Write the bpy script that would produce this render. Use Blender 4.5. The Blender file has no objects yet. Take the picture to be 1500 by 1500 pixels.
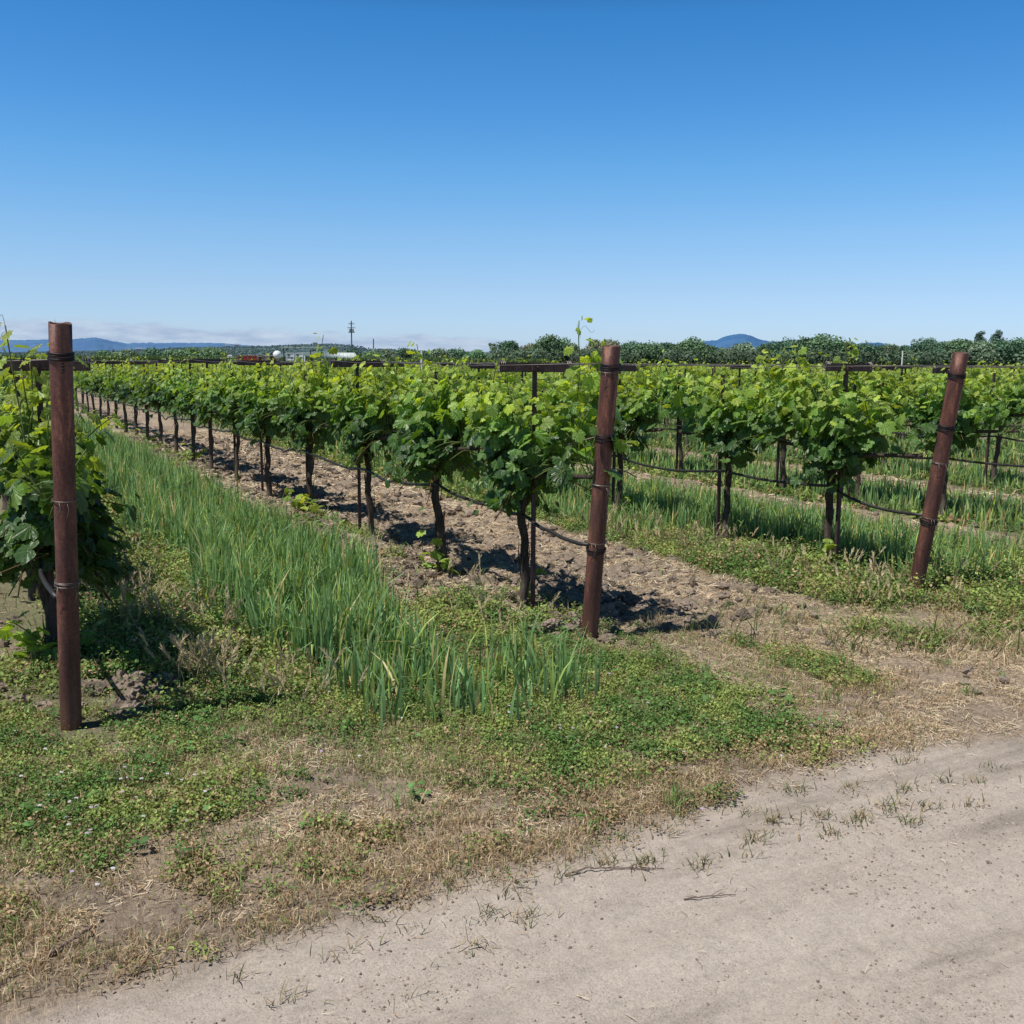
import bpy, math, random
import numpy as np
from mathutils import Vector
rng = np.random.default_rng(7); random.seed(7)
SC = bpy.context.scene
COL = SC.collection
R = math.radians

# ------------------------------------------------------------------ camera
# world: x runs across the vine rows, y along them, z up; metres
cam_d = bpy.data.cameras.new('camera'); cam = bpy.data.objects.new('camera', cam_d); COL.objects.link(cam)
cam_d.sensor_width = 36; cam_d.lens = 36; cam_d.clip_end = 60000; cam_d.clip_start = .05
yaw, pitch, roll = R(28), R(8.31), R(.34)
F = Vector((math.sin(yaw)*math.cos(pitch), math.cos(yaw)*math.cos(pitch), -math.sin(pitch)))
Rt = Vector((math.cos(yaw), -math.sin(yaw), 0)); U = Rt.cross(F)
R2 = Rt*math.cos(roll)+U*math.sin(roll); U2 = U*math.cos(roll)-Rt*math.sin(roll)
from mathutils import Matrix
M = Matrix((R2, U2, -F)).transposed().to_4x4(); M.translation = (0, 0, 1.6)
cam.matrix_world = M
SC.camera = cam
SC.view_settings.view_transform = 'Standard'; SC.view_settings.look = 'None'; SC.view_settings.exposure = 0

# ------------------------------------------------------------------ light
SUN_EL, SUN_AZ = 63.0, 264.0       # azimuth clockwise from +y
sd = Vector((math.sin(R(SUN_AZ))*math.cos(R(SUN_EL)), math.cos(R(SUN_AZ))*math.cos(R(SUN_EL)), math.sin(R(SUN_EL))))
sun_d = bpy.data.lights.new('sun', 'SUN'); sun_d.energy = 5.0; sun_d.angle = R(.53); sun_d.color = (1, .955, .88)
sun = bpy.data.objects.new('sun', sun_d); COL.objects.link(sun)
sun.rotation_euler = sd.to_track_quat('Z', 'Y').to_euler(); sun.location = (0, 0, 30)

# ------------------------------------------------------------------ node helper
class NT:
    def __init__(s, tree): s.t = tree; s.n = tree.nodes; s.l = tree.links
    def node(s, typ, ins=None, **kw):
        nd = s.n.new(typ)
        for k, v in kw.items(): setattr(nd, k, v)
        for k, v in (ins or {}).items():
            sock = nd.inputs[k]
            if isinstance(v, bpy.types.NodeSocket): s.l.new(v, sock)
            else: sock.default_value = v
        return nd
    def math(s, op, a, b=0.0, c=0.0, clamp=False):
        nd = s.n.new('ShaderNodeMath'); nd.operation = op; nd.use_clamp = clamp
        for i, v in enumerate((a, b, c)):
            if isinstance(v, bpy.types.NodeSocket): s.l.new(v, nd.inputs[i])
            else: nd.inputs[i].default_value = v
        return nd.outputs[0]
    def mix(s, f, a, b, blend='MIX'):
        nd = s.n.new('ShaderNodeMix'); nd.data_type = 'RGBA'; nd.blend_type = blend
        for i, v in ((0, f), (6, a), (7, b)):
            if isinstance(v, bpy.types.NodeSocket): s.l.new(v, nd.inputs[i])
            else: nd.inputs[i].default_value = v if not isinstance(v, tuple) else (*v[:3], 1)
        return nd.outputs[2]
    def ramp(s, f, stops):
        nd = s.n.new('ShaderNodeValToRGB'); s.l.new(f, nd.inputs[0])
        e = nd.color_ramp.elements
        while len(e) < len(stops): e.new(.5)
        for i, (p, c) in enumerate(stops):
            e[i].position = p; e[i].color = (*c, 1) if isinstance(c, tuple) else (c, c, c, 1)
        return nd.outputs[0]
    def noise(s, vec, scale, detail=4, rough=.6, dist=0):
        return s.node('ShaderNodeTexNoise', {'Vector': vec, 'Scale': scale, 'Detail': detail, 'Roughness': rough, 'Distortion': dist})

def new_mat(name):
    m = bpy.data.materials.new(name); m.use_nodes = True; m.node_tree.nodes.clear()
    return m, NT(m.node_tree)
def finish(nt, shader):
    o = nt.n.new('ShaderNodeOutputMaterial'); nt.l.new(shader, o.inputs[0])

# ------------------------------------------------------------------ world
w = bpy.data.worlds.new('World'); SC.world = w; w.use_nodes = True
w.node_tree.nodes.clear(); nt = NT(w.node_tree)
sky = nt.node('ShaderNodeTexSky', sky_type='NISHITA', sun_disc=False, sun_elevation=R(SUN_EL), sun_rotation=R(SUN_AZ),
              altitude=50, air_density=1.0, dust_density=.3, ozone_density=3.0)
tc = nt.node('ShaderNodeTexCoord')
sep = nt.node('ShaderNodeSeparateXYZ', {0: tc.outputs['Generated']})
z = sep.outputs[2]
tint = nt.ramp(nt.math('MULTIPLY', z, 2.0, clamp=True), [(0, (.80, 1.03, 1.62)), (.078, (.85, 1.05, 1.52)), (.142, (.87, 1.05, 1.40)), (.23, (.81, 1.09, 1.39)), (.352, (.59, 1.08, 1.43)), (.466, (.42, .98, 1.43)), (.606, (.30, .91, 1.37)), (.68, (.20, .56, .90)), (1, (.10, .26, .42))])  # last stops darken the unseen sky above the view to cut ambient light
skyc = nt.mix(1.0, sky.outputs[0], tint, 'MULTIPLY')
# low bank of sea fog over the hills on the left
az = nt.math('ARCTAN2', sep.outputs[0], sep.outputs[1])
cv = nt.node('ShaderNodeCombineXYZ', {0: nt.math('MULTIPLY', az, 14.0), 1: nt.math('MULTIPLY', z, 60.0), 2: 0.0})
n1 = nt.noise(cv.outputs[0], 1.0, 7, .6, .4).outputs[0]
top = nt.math('SUBTRACT', .0385, nt.math('MULTIPLY', az, .032))
topn = nt.math('ADD', top, nt.math('MULTIPLY', nt.math('SUBTRACT', n1, .5), .026))
edge = nt.math('MULTIPLY', nt.math('SUBTRACT', topn, z), 210.0, clamp=True)
azf = nt.math('MULTIPLY', nt.math('SUBTRACT', .53, az), 14.0, clamp=True)
azg = nt.math('MULTIPLY', nt.math('ADD', az, .6), 5.0, clamp=True)
cm = nt.math('MULTIPLY', nt.math('MULTIPLY', edge, azf), nt.math('MULTIPLY', azg, .85))
n2 = nt.noise(cv.outputs[0], 2.3, 5, .6).outputs[0]
cc = nt.ramp(n2, [(.35, (3.7, 4.8, 6.7)), (.68, (5.6, 6.6, 8.0))])
skyc = nt.mix(cm, skyc, cc)
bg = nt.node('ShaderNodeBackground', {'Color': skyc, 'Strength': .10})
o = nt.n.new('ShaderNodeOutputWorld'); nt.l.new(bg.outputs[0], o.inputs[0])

# ------------------------------------------------------------------ numpy noise
def _h(ix, iy, seed):
    x = (ix.astype(np.int64)*374761393 + iy.astype(np.int64)*668265263 + seed*1442695041) & 0xffffffff
    x = ((x ^ (x >> 13))*1274126177) & 0xffffffff
    return ((x ^ (x >> 16)) & 0xffff)/65535.0
def vn(x, y, seed=0):
    ix = np.floor(x); iy = np.floor(y); fx = x-ix; fy = y-iy
    fx = fx*fx*(3-2*fx); fy = fy*fy*(3-2*fy)
    a = _h(ix, iy, seed); b = _h(ix+1, iy, seed); c = _h(ix, iy+1, seed); d = _h(ix+1, iy+1, seed)
    return (a*(1-fx)+b*fx)*(1-fy)+(c*(1-fx)+d*fx)*fy
def fbm(x, y, sc, oc=4, seed=0, g=.5):
    s = 0; a = 1; t = 0
    for i in range(oc):
        s = s+a*vn(x*sc*2**i+17.3*i, y*sc*2**i-9.1*i, seed+i); t += a; a *= g
    return s/t
def ss(a, b, x): 
    k = np.clip((x-a)/(b-a), 0, 1); return k*k*(3-2*k)
def band(x, a, b, e=.15): return ss(a-e, a+e, x)*(1-ss(b-e, b+e, x))

# ------------------------------------------------------------------ layout of the vineyard
ROWS = [.32, 3.1, 5.87, 9.0] + [9.0+2.85*i for i in range(1, 40)]
def road_m(n, t):
    e = np.interp(n, [-.5, .1, .9, 1.7, 2.2, 2.6, 3.1, 3.7, 4.2, 9], [2.55, 2.58, 2.64, 2.70, 2.77, 2.86, 2.90, 2.80, 2.76, 2.8])+.14*(fbm(n, t, 2.6, 4, 3)-.5)+.12*(fbm(n, t, 10, 3, 4)-.5)
    return 1-ss(-.10, .12, t-e)
def strip_bare(n, t):
    b = band(n, 2.36, 5.0, .10)
    b = np.maximum(b, band(n, -2.3, .02, .2))
    k = np.floor((n-7.7)/2.85); ph = n-7.7-k*2.85
    b = np.maximum(b, np.where(n > 7.5, band(ph, .05, .95, .12), 0))
    b = b*ss(4.3, 4.9, t+.5*(fbm(n, t, 1.1, 3, 5)-.5))
    b = np.maximum(b, ss(3.2, 3.8, n+.6*(fbm(n, t, 1.2, 3, 8)-.5))*(1-ss(4.0, 5.2, t))*(1-ss(5.4, 6.2, n)*ss(3.7, 4.4, t)))
    return b*(1-road_m(n, t))
def height(n, t):
    dist = np.hypot(n, t)
    rd = road_m(n, t); br = strip_bare(n, t)
    near = 1-ss(18, 40, dist)
    lump = fbm(n, t, 9, 5, 11, .62); rid = 1-np.abs(2*fbm(n, t, 5, 4, 21, .6)-1)
    inner = ss(4.2, 5.2, t)
    hh = (lump-.5)*(.022+.075*br*(.35+.65*inner))*(1-rd) + (rid-.6)*.075*br*inner + (fbm(n, t, 2.1, 3, 27)-.5)*.10*br*inner
    # tilled ridge left and right of each trunk line
    hh = hh + .045*ss(4.9, 5.8, t)*np.exp(-((n-2.70)/.25)**2)*(.5+lump)
    tr = fbm(n*.35+t*.1, t*2.2, 1.6, 3, 31)
    rut = np.exp(-((t-1.75-.05*np.sin(n*.8))/.22)**2)
    tread = .5+.5*np.sin(n*34+6*(fbm(n, t, 3, 2, 44)-.5)+np.abs(t-1.75)*60)
    hh = hh + rd*(-.018+(tr-.5)*.03+(fbm(n, t, 26, 4, 41, .7)-.5)*.014-.020*rut+.006*rut*tread*ss(.42, .58, fbm(n, t, 2, 3, 45))+.010*np.exp(-((t-2.12)/.10)**2)*fbm(n, t, 5, 3, 46))
    hh = hh*near
    hh = hh + 1.5*ss(105, 190, dist)
    return hh

# ------------------------------------------------------------------ mesh collector
class G:
    def __init__(s): s.v = []; s.c = []; s.f = []; s.uv = []; s.n = 0
    def add(s, v, faces, col, uv=None):
        v = np.asarray(v, np.float32).reshape(-1, 3)
        c = np.asarray(col, np.float32)
        if c.ndim == 1: c = np.tile(c, (len(v), 1))
        s.v.append(v); s.c.append(c)
        s.uv.append(np.zeros((len(v), 2), np.float32) if uv is None else np.asarray(uv, np.float32))
        for f in (faces if isinstance(faces, list) else [faces]):
            s.f.append(np.asarray(f, np.int64)+s.n)
        s.n += len(v)
    def mesh(s, name, mat, smooth=False):
        v = np.concatenate(s.v); c = np.concatenate(s.c); uv = np.concatenate(s.uv)
        loops = np.concatenate([f.ravel() for f in s.f]).astype(np.int32)
        cnt = np.concatenate([np.full(len(f), f.shape[1], np.int32) for f in s.f])
        st = np.concatenate([[0], np.cumsum(cnt)[:-1]]).astype(np.int32)
        me = bpy.data.meshes.new(name)
        me.vertices.add(len(v)); me.vertices.foreach_set('co', v.ravel())
        me.loops.add(len(loops)); me.loops.foreach_set('vertex_index', loops)
        me.polygons.add(len(cnt)); me.polygons.foreach_set('loop_start', st); me.polygons.foreach_set('loop_total', cnt)
        me.polygons.foreach_set('use_smooth', np.full(len(cnt), smooth))
        a = me.attributes.new('Col', 'FLOAT_COLOR', 'POINT')
        a.data.foreach_set('color', np.concatenate([c[:, :3], np.ones((len(c), 1), np.float32)], 1).astype(np.float32).ravel())
        u = me.uv_layers.new(name='UVMap'); u.data.foreach_set('uv', uv[loops].ravel())
        me.update(calc_edges=True); me.validate(); me.materials.append(mat)
        return me
    def obj(s, name, mat, parent=None, smooth=False):
        return link(name, s.mesh(name, mat, smooth), parent)
def link(name, me, parent=None, loc=(0, 0, 0)):
    o = bpy.data.objects.new(name, me); COL.objects.link(o); o.location = loc
    if parent is not None: o.parent = parent
    return o
def tag(o, label, cat=None, group=None, kind=None):
    if label: o['label'] = label
    if cat: o['category'] = cat
    if group: o['group'] = group
    if kind: o['kind'] = kind
    return o
def thing(name, label, cat, loc, rz=0, group=None):
    o = bpy.data.objects.new(name, None); COL.objects.link(o); o.location = loc; o.rotation_euler = (0, 0, rz)
    o.empty_display_size = .1
    return tag(o, label, cat, group)

def norm(a): return a/np.maximum(np.linalg.norm(a, axis=-1, keepdims=True), 1e-9)
def tube(g, path, rad, col, K=8, jit=0, cap=True, closed=False):
    P = np.asarray(path, float); n = len(P); rad = np.broadcast_to(np.asarray(rad, float), (n,))
    T = np.gradient(P, axis=0); 
    if closed: T = np.roll(P, -1, 0)-np.roll(P, 1, 0)
    T = norm(T)
    ref = np.array([0, 0, 1.]) if abs(T[:, 2]).mean() < .8 else np.array([1., 0, 0])
    A = norm(np.cross(T, ref)); B = np.cross(T, A)
    th = np.linspace(0, 2*np.pi, K, endpoint=False)
    rr = rad[:, None]*(1+jit*(rng.random((n, K))-.5))
    if jit: rr = rr*(1+jit*.6*np.sin(th*3+np.linspace(0, 5, n)[:, None]))
    V = P[:, None]+rr[..., None]*(np.cos(th)[None, :, None]*A[:, None]+np.sin(th)[None, :, None]*B[:, None])
    i = np.arange(n if closed else n-1)[:, None]; j = np.arange(K)[None]
    i2 = (i+1) % n; j2 = (j+1) % K
    q = np.stack([i*K+j, i*K+j2, i2*K+j2, i2*K+j], -1).reshape(-1, 4)
    fs = [q]
    if cap and not closed:
        fs += [np.arange(K)[::-1][None], (np.arange(K)+(n-1)*K)[None]]
    g.add(V.reshape(-1, 3), fs, col)
def box(g, c, s, col, rz=0):
    c = np.asarray(c, float); s = np.asarray(s, float)/2
    v = np.array([[x, y, z] for x in (-1, 1) for y in (-1, 1) for z in (-1, 1)])*s
    ca, sa = math.cos(rz), math.sin(rz)
    v = np.stack([v[:, 0]*ca-v[:, 1]*sa, v[:, 0]*sa+v[:, 1]*ca, v[:, 2]], 1)+c
    g.add(v, np.array([[0, 1, 3, 2], [4, 6, 7, 5], [0, 4, 5, 1], [2, 3, 7, 6], [0, 2, 6, 4], [1, 5, 7, 3]]), col)

def blades(g, P, H, W, az, lean, col, S=4, twist=.6, curl=1.8, tipcol=None):
    """tapering grass blades, one strip each"""
    N = len(P); u = np.linspace(0, 1, S+1)
    d = np.stack([np.cos(az), np.sin(az), np.zeros(N)], 1)
    bend = lean[:, None]*(u[None]**curl)
    x = H[:, None]*np.sin(np.clip(bend, 0, 2.6))*u[None]**.6
    zz = H[:, None]*(u[None]*np.cos(np.clip(bend*.75, 0, 2.4)))
    C = P[:, None]+x[..., None]*d[:, None]+zz[..., None]*np.array([0, 0, 1.])
    ph = az+np.pi/2+(rng.random(N)-.5)*twist*4
    sd_ = np.stack([np.cos(ph), np.sin(ph), np.zeros(N)], 1)
    wd = W[:, None]*(np.sin(np.clip(.25+u*.75, 0, 1)*np.pi)**.6)[None]*.5
    wd[:, -1] = W*.04
    L = C-wd[..., None]*sd_[:, None]; Rr = C+wd[..., None]*sd_[:, None]
    V = np.stack([L, Rr], 2).reshape(-1, 3)
    b = (np.arange(N)*(S+1)*2)[:, None]; k = np.arange(S)[None]*2
    q = np.stack([b+k, b+k+1, b+k+3, b+k+2], -1).reshape(-1, 4)
    tc_ = col if tipcol is None else tipcol
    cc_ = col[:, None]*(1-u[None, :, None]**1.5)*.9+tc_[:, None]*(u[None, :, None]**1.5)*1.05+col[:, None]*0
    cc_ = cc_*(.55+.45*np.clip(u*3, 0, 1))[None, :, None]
    g.add(V, q, np.repeat(cc_.reshape(-1, 3), 2, 0))

def scatter(n0, n1, t0, t1, dens, fn, z=True):
    """points in a rectangle thinned by fn; dens is points per square metre"""
    N = int((n1-n0)*(t1-t0)*dens)
    n = rng.uniform(n0, n1, N); t = rng.uniform(t0, t1, N)
    k = rng.random(N) < fn(n, t); n = n[k]; t = t[k]
    a = np.degrees(np.arctan2(n, t)); k = (a > -6) & (a < 60); n = n[k]; t = t[k]
    k = np.ones(len(n), bool)
    for a_, b_ in ((.32, 4.72), (3.13, 4.92), (5.87, 4.94)):
        k &= ~((np.abs(n-a_-.04) < .09) & (t > b_-.20) & (t < b_+.07))
        k &= ~((np.abs(n-a_+(t-b_)*.15) < .13) & (t > b_-.50) & (t < b_) & (rng.random(len(n)) < .62))
    n = n[k]; t = t[k]
    return np.stack([n, t, height(n, t)], 1)

# ------------------------------------------------------------------ materials
def veg_mat(name, transl=.25, rough=.55, spec=.25, tr=(1.25, 1.15, .55), veins=False):
    m, nt = new_mat(name)
    c = nt.node('ShaderNodeAttribute', attribute_name='Col').outputs['Color']
    oi = nt.node('ShaderNodeObjectInfo')
    hv = nt.node('ShaderNodeHueSaturation', {'Color': c, 'Hue': nt.math('ADD', .4925, nt.math('MULTIPLY', oi.outputs['Random'], .015)),
                  'Value': nt.math('ADD', .88, nt.math('MULTIPLY', oi.outputs['Random'], .24))}).outputs[0]
    c = hv; bump = None
    if veins:
        uv = nt.node('ShaderNodeTexCoord').outputs['UV']
        s2 = nt.node('ShaderNodeSeparateXYZ', {0: uv}); X = s2.outputs[0]; Y = s2.outputs[1]
        best = None
        for ang in (0, 52, -52, 112, -112):
            sa, ca = math.sin(R(ang)), math.cos(R(ang))
            perp = nt.math('ABSOLUTE', nt.math('SUBTRACT', nt.math('MULTIPLY', X, ca), nt.math('MULTIPLY', Y, sa)))
            along = nt.math('ADD', nt.math('MULTIPLY', X, sa), nt.math('MULTIPLY', Y, ca))
            d = nt.math('ADD', perp, nt.math('MULTIPLY', nt.math('LESS_THAN', along, 0.0), 9.0))
            # side veins branching off
            best = d if best is None else nt.math('MINIMUM', best, d)
        wv = nt.math('SUBTRACT', 1.0, nt.math('MULTIPLY', best, 24.0), clamp=True)
        nz = nt.noise(uv, 7, 3, .6).outputs[0]
        c = nt.mix(nt.math('MULTIPLY', wv, .45), c, nt.mix(.5, c, (.33, .42, .12)))
        c = nt.mix(1.0, c, nt.ramp(nz, [(.3, .78), (.7, 1.18)]), 'MULTIPLY')
        hgt = nt.math('SUBTRACT', nt.math('MULTIPLY', nz, .6), nt.math('MULTIPLY', wv, .7))
        bump = nt.node('ShaderNodeBump', {'Strength': .6, 'Distance': .01, 'Height': hgt}).outputs[0]
    ins = {'Base Color': c, 'Roughness': rough, 'Specular IOR Level': spec}
    if bump is not None: ins['Normal'] = bump
    p = nt.node('ShaderNodeBsdfPrincipled', ins)
    tl = nt.node('ShaderNodeBsdfTranslucent', {'Color': nt.mix(1.0, c, tr, 'MULTIPLY')})
    finish(nt, nt.node('ShaderNodeMixShader', {0: transl, 1: p.outputs[0], 2: tl.outputs[0]}).outputs[0])
    return m
M_leaf = veg_mat('vine_leaf', .42, .36, .55, (1.9, 1.7, .5), veins=True)
M_grass = veg_mat('grass_blade', .28, .5, .3)
M_weed = veg_mat('weed_leaf', .25, .55, .25)
M_tree = veg_mat('tree_leaf', .15, .6, .2)
M_straw = veg_mat('dry_straw', .12, .7, .2, (1, .95, .8))

def simple_mat(name, col=None, rough=.8, nscale=20, amp=.35, bump=.3, metal=0, spec=.3, bdist=.01, attr=True):
    m, nt = new_mat(name)
    if attr and col is None: c = nt.node('ShaderNodeAttribute', attribute_name='Col').outputs['Color']
    else: c = nt.node('ShaderNodeRGB'); c.outputs[0].default_value = (*col, 1); c = c.outputs[0]
    tcn = nt.node('ShaderNodeTexCoord')
    nz = nt.noise(tcn.outputs['Object'], nscale, 5, .65).outputs[0]
    c = nt.mix(1.0, c, nt.ramp(nz, [(.25, 1-amp), (.75, 1+amp)]), 'MULTIPLY')
    bp = nt.node('ShaderNodeBump', {'Strength': bump, 'Distance': bdist, 'Height': nz}).outputs[0]
    p = nt.node('ShaderNodeBsdfPrincipled', {'Base Color': c, 'Roughness': rough, 'Metallic': metal, 'Specular IOR Level': spec, 'Normal': bp})
    finish(nt, p.outputs[0]); return m

def rust_mat():
    m, nt = new_mat('rusty_pipe')
    tcn = nt.node('ShaderNodeTexCoord'); ob = tcn.outputs['Object']
    mp = nt.node('ShaderNodeMapping', {'Vector': ob, 'Scale': (1, 1, .22)}).outputs[0]
    a = nt.noise(mp, 16, 6, .7, .3).outputs[0]; b = nt.noise(ob, 90, 4, .7).outputs[0]; d = nt.noise(mp, 5, 3, .5).outputs[0]
    c = nt.ramp(a, [(.28, (.035, .015, .013)), (.46, (.085, .032, .024)), (.56, (.135, .050, .034)), (.70, (.30, .125, .070))])
    c = nt.mix(nt.ramp(d, [(.42, 0.0), (.62, .6)]), c, (.13, .070, .060))
    c = nt.mix(1.0, c, nt.ramp(b, [(.3, .55), (.7, 1.4)]), 'MULTIPLY')
    # pale scuffs and run-off streaks
    sm = nt.node('ShaderNodeMapping', {'Vector': ob, 'Scale': (3.5, 3.5, .5)}).outputs[0]
    st = nt.noise(sm, 22, 4, .7).outputs[0]
    c = nt.mix(nt.ramp(st, [(.60, 0.0), (.72, .6)]), c, (.26, .13, .09))
    zz = nt.node('ShaderNodeSeparateXYZ', {0: ob}).outputs[2]
    c = nt.mix(nt.math('MULTIPLY', nt.math('SUBTRACT', .25, zz), 2.2, clamp=True), c, (.17, .085, .05))
    bp = nt.node('ShaderNodeBump', {'Strength': .35, 'Distance': .004, 'Height': b}).outputs[0]
    finish(nt, nt.node('ShaderNodeBsdfPrincipled', {'Base Color': c, 'Roughness': .62, 'Specular IOR Level': .4, 'Normal': bp}).outputs[0])
    return m
M_rust = rust_mat()
M_steel = simple_mat('dull_rusty_steel', (.060, .036, .034), .6, 25, .5, .3)
M_greysteel = simple_mat('grey_steel', (.15, .125, .12), .6, 25, .4, .1)
M_wire_dark = simple_mat('dark_wire', (.02, .018, .018), .5, 60, .3, .2, .3)
M_wire = simple_mat('weathered_wire', (.22, .19, .17), .45, 60, .3, .1, .7)
M_hose = simple_mat('black_hose', (.022, .021, .022), .5, 30, .4, .2, spec=.5)

def bark_mat():
    m, nt = new_mat('vine_bark')
    tcn = nt.node('ShaderNodeTexCoord'); ob = tcn.outputs['Object']
    mp = nt.node('ShaderNodeMapping', {'Vector': ob, 'Scale': (1, 1, .12)}).outputs[0]
    a = nt.noise(mp, 110, 6, .75, .6).outputs[0]; b = nt.noise(ob, 14, 4, .6).outputs[0]
    c = nt.ramp(a, [(.3, (.022, .017, .014)), (.52, (.085, .066, .052)), (.75, (.22, .18, .145))])
    c = nt.mix(nt.ramp(b, [(.45, 0.0), (.75, .6)]), c, (.05, .038, .03))
    zz = nt.node('ShaderNodeSeparateXYZ', {0: ob}).outputs[2]
    c = nt.mix(nt.math('MULTIPLY', nt.math('SUBTRACT', .38, zz), 1.6, clamp=True), c, nt.mix(.5, c, (.30, .25, .2)))
    bp = nt.node('ShaderNodeBump', {'Strength': 1.0, 'Distance': .012, 'Height': a}).outputs[0]
    finish(nt, nt.node('ShaderNodeBsdfPrincipled', {'Base Color': c, 'Roughness': .9, 'Specular IOR Level': .15, 'Normal': bp}).outputs[0])
    return m
M_bark = bark_mat()
M_cane = simple_mat('green_cane', None, .6, 40, .2, .1)

def ground_mat():
    m, nt = new_mat('earth_ground')
    at = nt.node('ShaderNodeAttribute', attribute_name='Col').outputs['Color']
    s = nt.node('ShaderNodeSeparateColor', {0: at}); rd, dry, grn = s.outputs[0], s.outputs[1], s.outputs[2]
    pos = nt.node('ShaderNodeTexCoord').outputs['Object']
    nA = nt.noise(pos, 2.2, 5, .6).outputs[0]; nB = nt.noise(pos, 28, 6, .7).outputs[0]; nC = nt.noise(pos, 150, 4, .75).outputs[0]
    soil = nt.ramp(nB, [(.25, (.115, .088, .068)), (.5, (.25, .198, .155)), (.75, (.40, .330, .265))])
    soil = nt.mix(1.0, soil, nt.ramp(nC, [(.3, .72), (.7, 1.22)]), 'MULTIPLY')
    # matted straw: stretched fibres in two directions
    f1 = nt.noise(nt.node('ShaderNodeMapping', {'Vector': pos, 'Scale': (1, .13, 1), 'Rotation': (0, 0, .7)}).outputs[0], 120, 3, .7, .8).outputs[0]
    f2 = nt.noise(nt.node('ShaderNodeMapping', {'Vector': pos, 'Scale': (.13, 1, 1), 'Rotation': (0, 0, .3)}).outputs[0], 110, 3, .7, .8).outputs[0]
    fib = nt.math('MAXIMUM', f1, f2)
    straw = nt.ramp(fib, [(.42, (.21, .158, .115)), (.6, (.47, .365, .26)), (.75, (.66, .55, .40))])
    c = nt.mix(nt.math('MULTIPLY', dry, nt.ramp(fib, [(.44, .1), (.6, 1.0)])), soil, straw)
    green = nt.ramp(nB, [(.3, (.060, .085, .030)), (.7, (.17, .20, .075))])
    c = nt.mix(grn, c, green)
    # road: compacted pale dust, fine grit, darker loose bands along the wheel tracks
    sx = nt.node('ShaderNodeMapping', {'Vector': pos, 'Scale': (.22, 1.5, 1), 'Rotation': (0, 0, .03)}).outputs[0]
    trk = nt.noise(sx, 1.9, 6, .65, .3).outputs[0]
    road = nt.ramp(trk, [(.36, (.300, .256, .214)), (.48, (.425, .366, .310)), (.68, (.475, .413, .352))])
    road = nt.mix(1.0, road, nt.ramp(nC, [(.30, .70), (.5, 1.0), (.70, 1.18)]), 'MULTIPLY')
    nE = nt.noise(pos, 42, 4, .8).outputs[0]
    road = nt.mix(1.0, road, nt.ramp(nE, [(.30, .84), (.5, 1.0), (.70, 1.08)]), 'MULTIPLY')
    nD = nt.noise(nt.node('ShaderNodeMapping', {'Vector': pos, 'Scale': (.5, 1.3, 1)}).outputs[0], 8, 7, .78).outputs[0]
    road = nt.mix(1.0, road, nt.ramp(nD, [(.30, .87), (.5, 1.0), (.7, 1.05)]), 'MULTIPLY')
    vo = nt.node('ShaderNodeTexVoronoi', {'Vector': pos, 'Scale': 120.0}).outputs['Distance']
    vm = nt.noise(nt.node('ShaderNodeMapping', {'Vector': pos, 'Scale': (.35, 1.6, 1)}).outputs[0], 5, 5, .75).outputs[0]
    spk = nt.math('MULTIPLY', nt.math('LESS_THAN', vo, .26), nt.ramp(vm, [(.46, 0.0), (.60, .62)]))
    road = nt.mix(spk, road, (.16, .13, .115))
    c = nt.mix(rd, c, road)
    h1 = nt.math('ADD', nt.math('MULTIPLY', nB, .6), nt.math('MULTIPLY', nC, .35))
    rough_amt = nt.math('SUBTRACT', 1.0, nt.math('MULTIPLY', rd, .45))
    bp = nt.node('ShaderNodeBump', {'Strength': rough_amt, 'Distance': .022, 'Height': h1}).outputs[0]
    finish(nt, nt.node('ShaderNodeBsdfPrincipled', {'Base Color': c, 'Roughness': .95, 'Specular IOR Level': .08, 'Normal': bp}).outputs[0])
    return m
M_ground = ground_mat()
M_clod = simple_mat('soil_clod', None, .95, 45, .4, .9, spec=.08, bdist=.01)

# ------------------------------------------------------------------ ground and road: one grid, two sheets
def axis(a, b, step, far, grow, fine2=None):
    x = list(np.arange(a, b, step)); s = step
    while x[-1] < far: s *= grow; x.append(x[-1]+s)
    left = []; s = step; y = a
    while y > -far: s *= grow*1.04; y -= s; left.append(y)
    return np.array(left[::-1]+x)
def build_ground():
    xs = axis(-1.2, 8.0, .017, 21000, 1.022); ys = axis(1.2, 9.0, .017, 21000, 1.019)
    X, Y = np.meshgrid(xs, ys, indexing='xy')
    Z = height(X, Y)
    dist = np.hypot(X, Y)
    rd = road_m(X, Y); br = strip_bare(X, Y)
    dry = np.clip(.25+.75*ss(.42, .6, fbm(X, Y, 1.6, 4, 51))+.35*band(X, 3.2, 9, .6)*(1-ss(4, 6, Y)), 0, 1)
    gr = np.clip((1-br)*ss(4.0, 4.8, Y)*.55, 0, 1)*(1-rd)
    gr = np.maximum(gr, ss(100, 125, dist)*.75)
    C = np.stack([rd, dry*(1-rd*.8), gr], -1).reshape(-1, 3)
    V = np.stack([X, Y, Z], -1).reshape(-1, 3)
    ny, nx = X.shape
    i = np.arange(ny-1)[:, None]; j = np.arange(nx-1)[None]
    q = np.stack([i*nx+j, i*nx+j+1, (i+1)*nx+j+1, (i+1)*nx+j], -1)
    isroad = (rd[:-1, :-1] > .5)
    for nm, msk, lab in (('ground', ~isroad, None), ('dirt_road', isroad, None)):
        f = q[msk]; used = np.unique(f); mp = np.zeros(len(V), np.int64); mp[used] = np.arange(len(used))
        g = G(); g.add(V[used], mp[f], C[used]); o = g.obj(nm, M_ground, smooth=True)
        tag(o, None, kind='structure')
build_ground()

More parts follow.
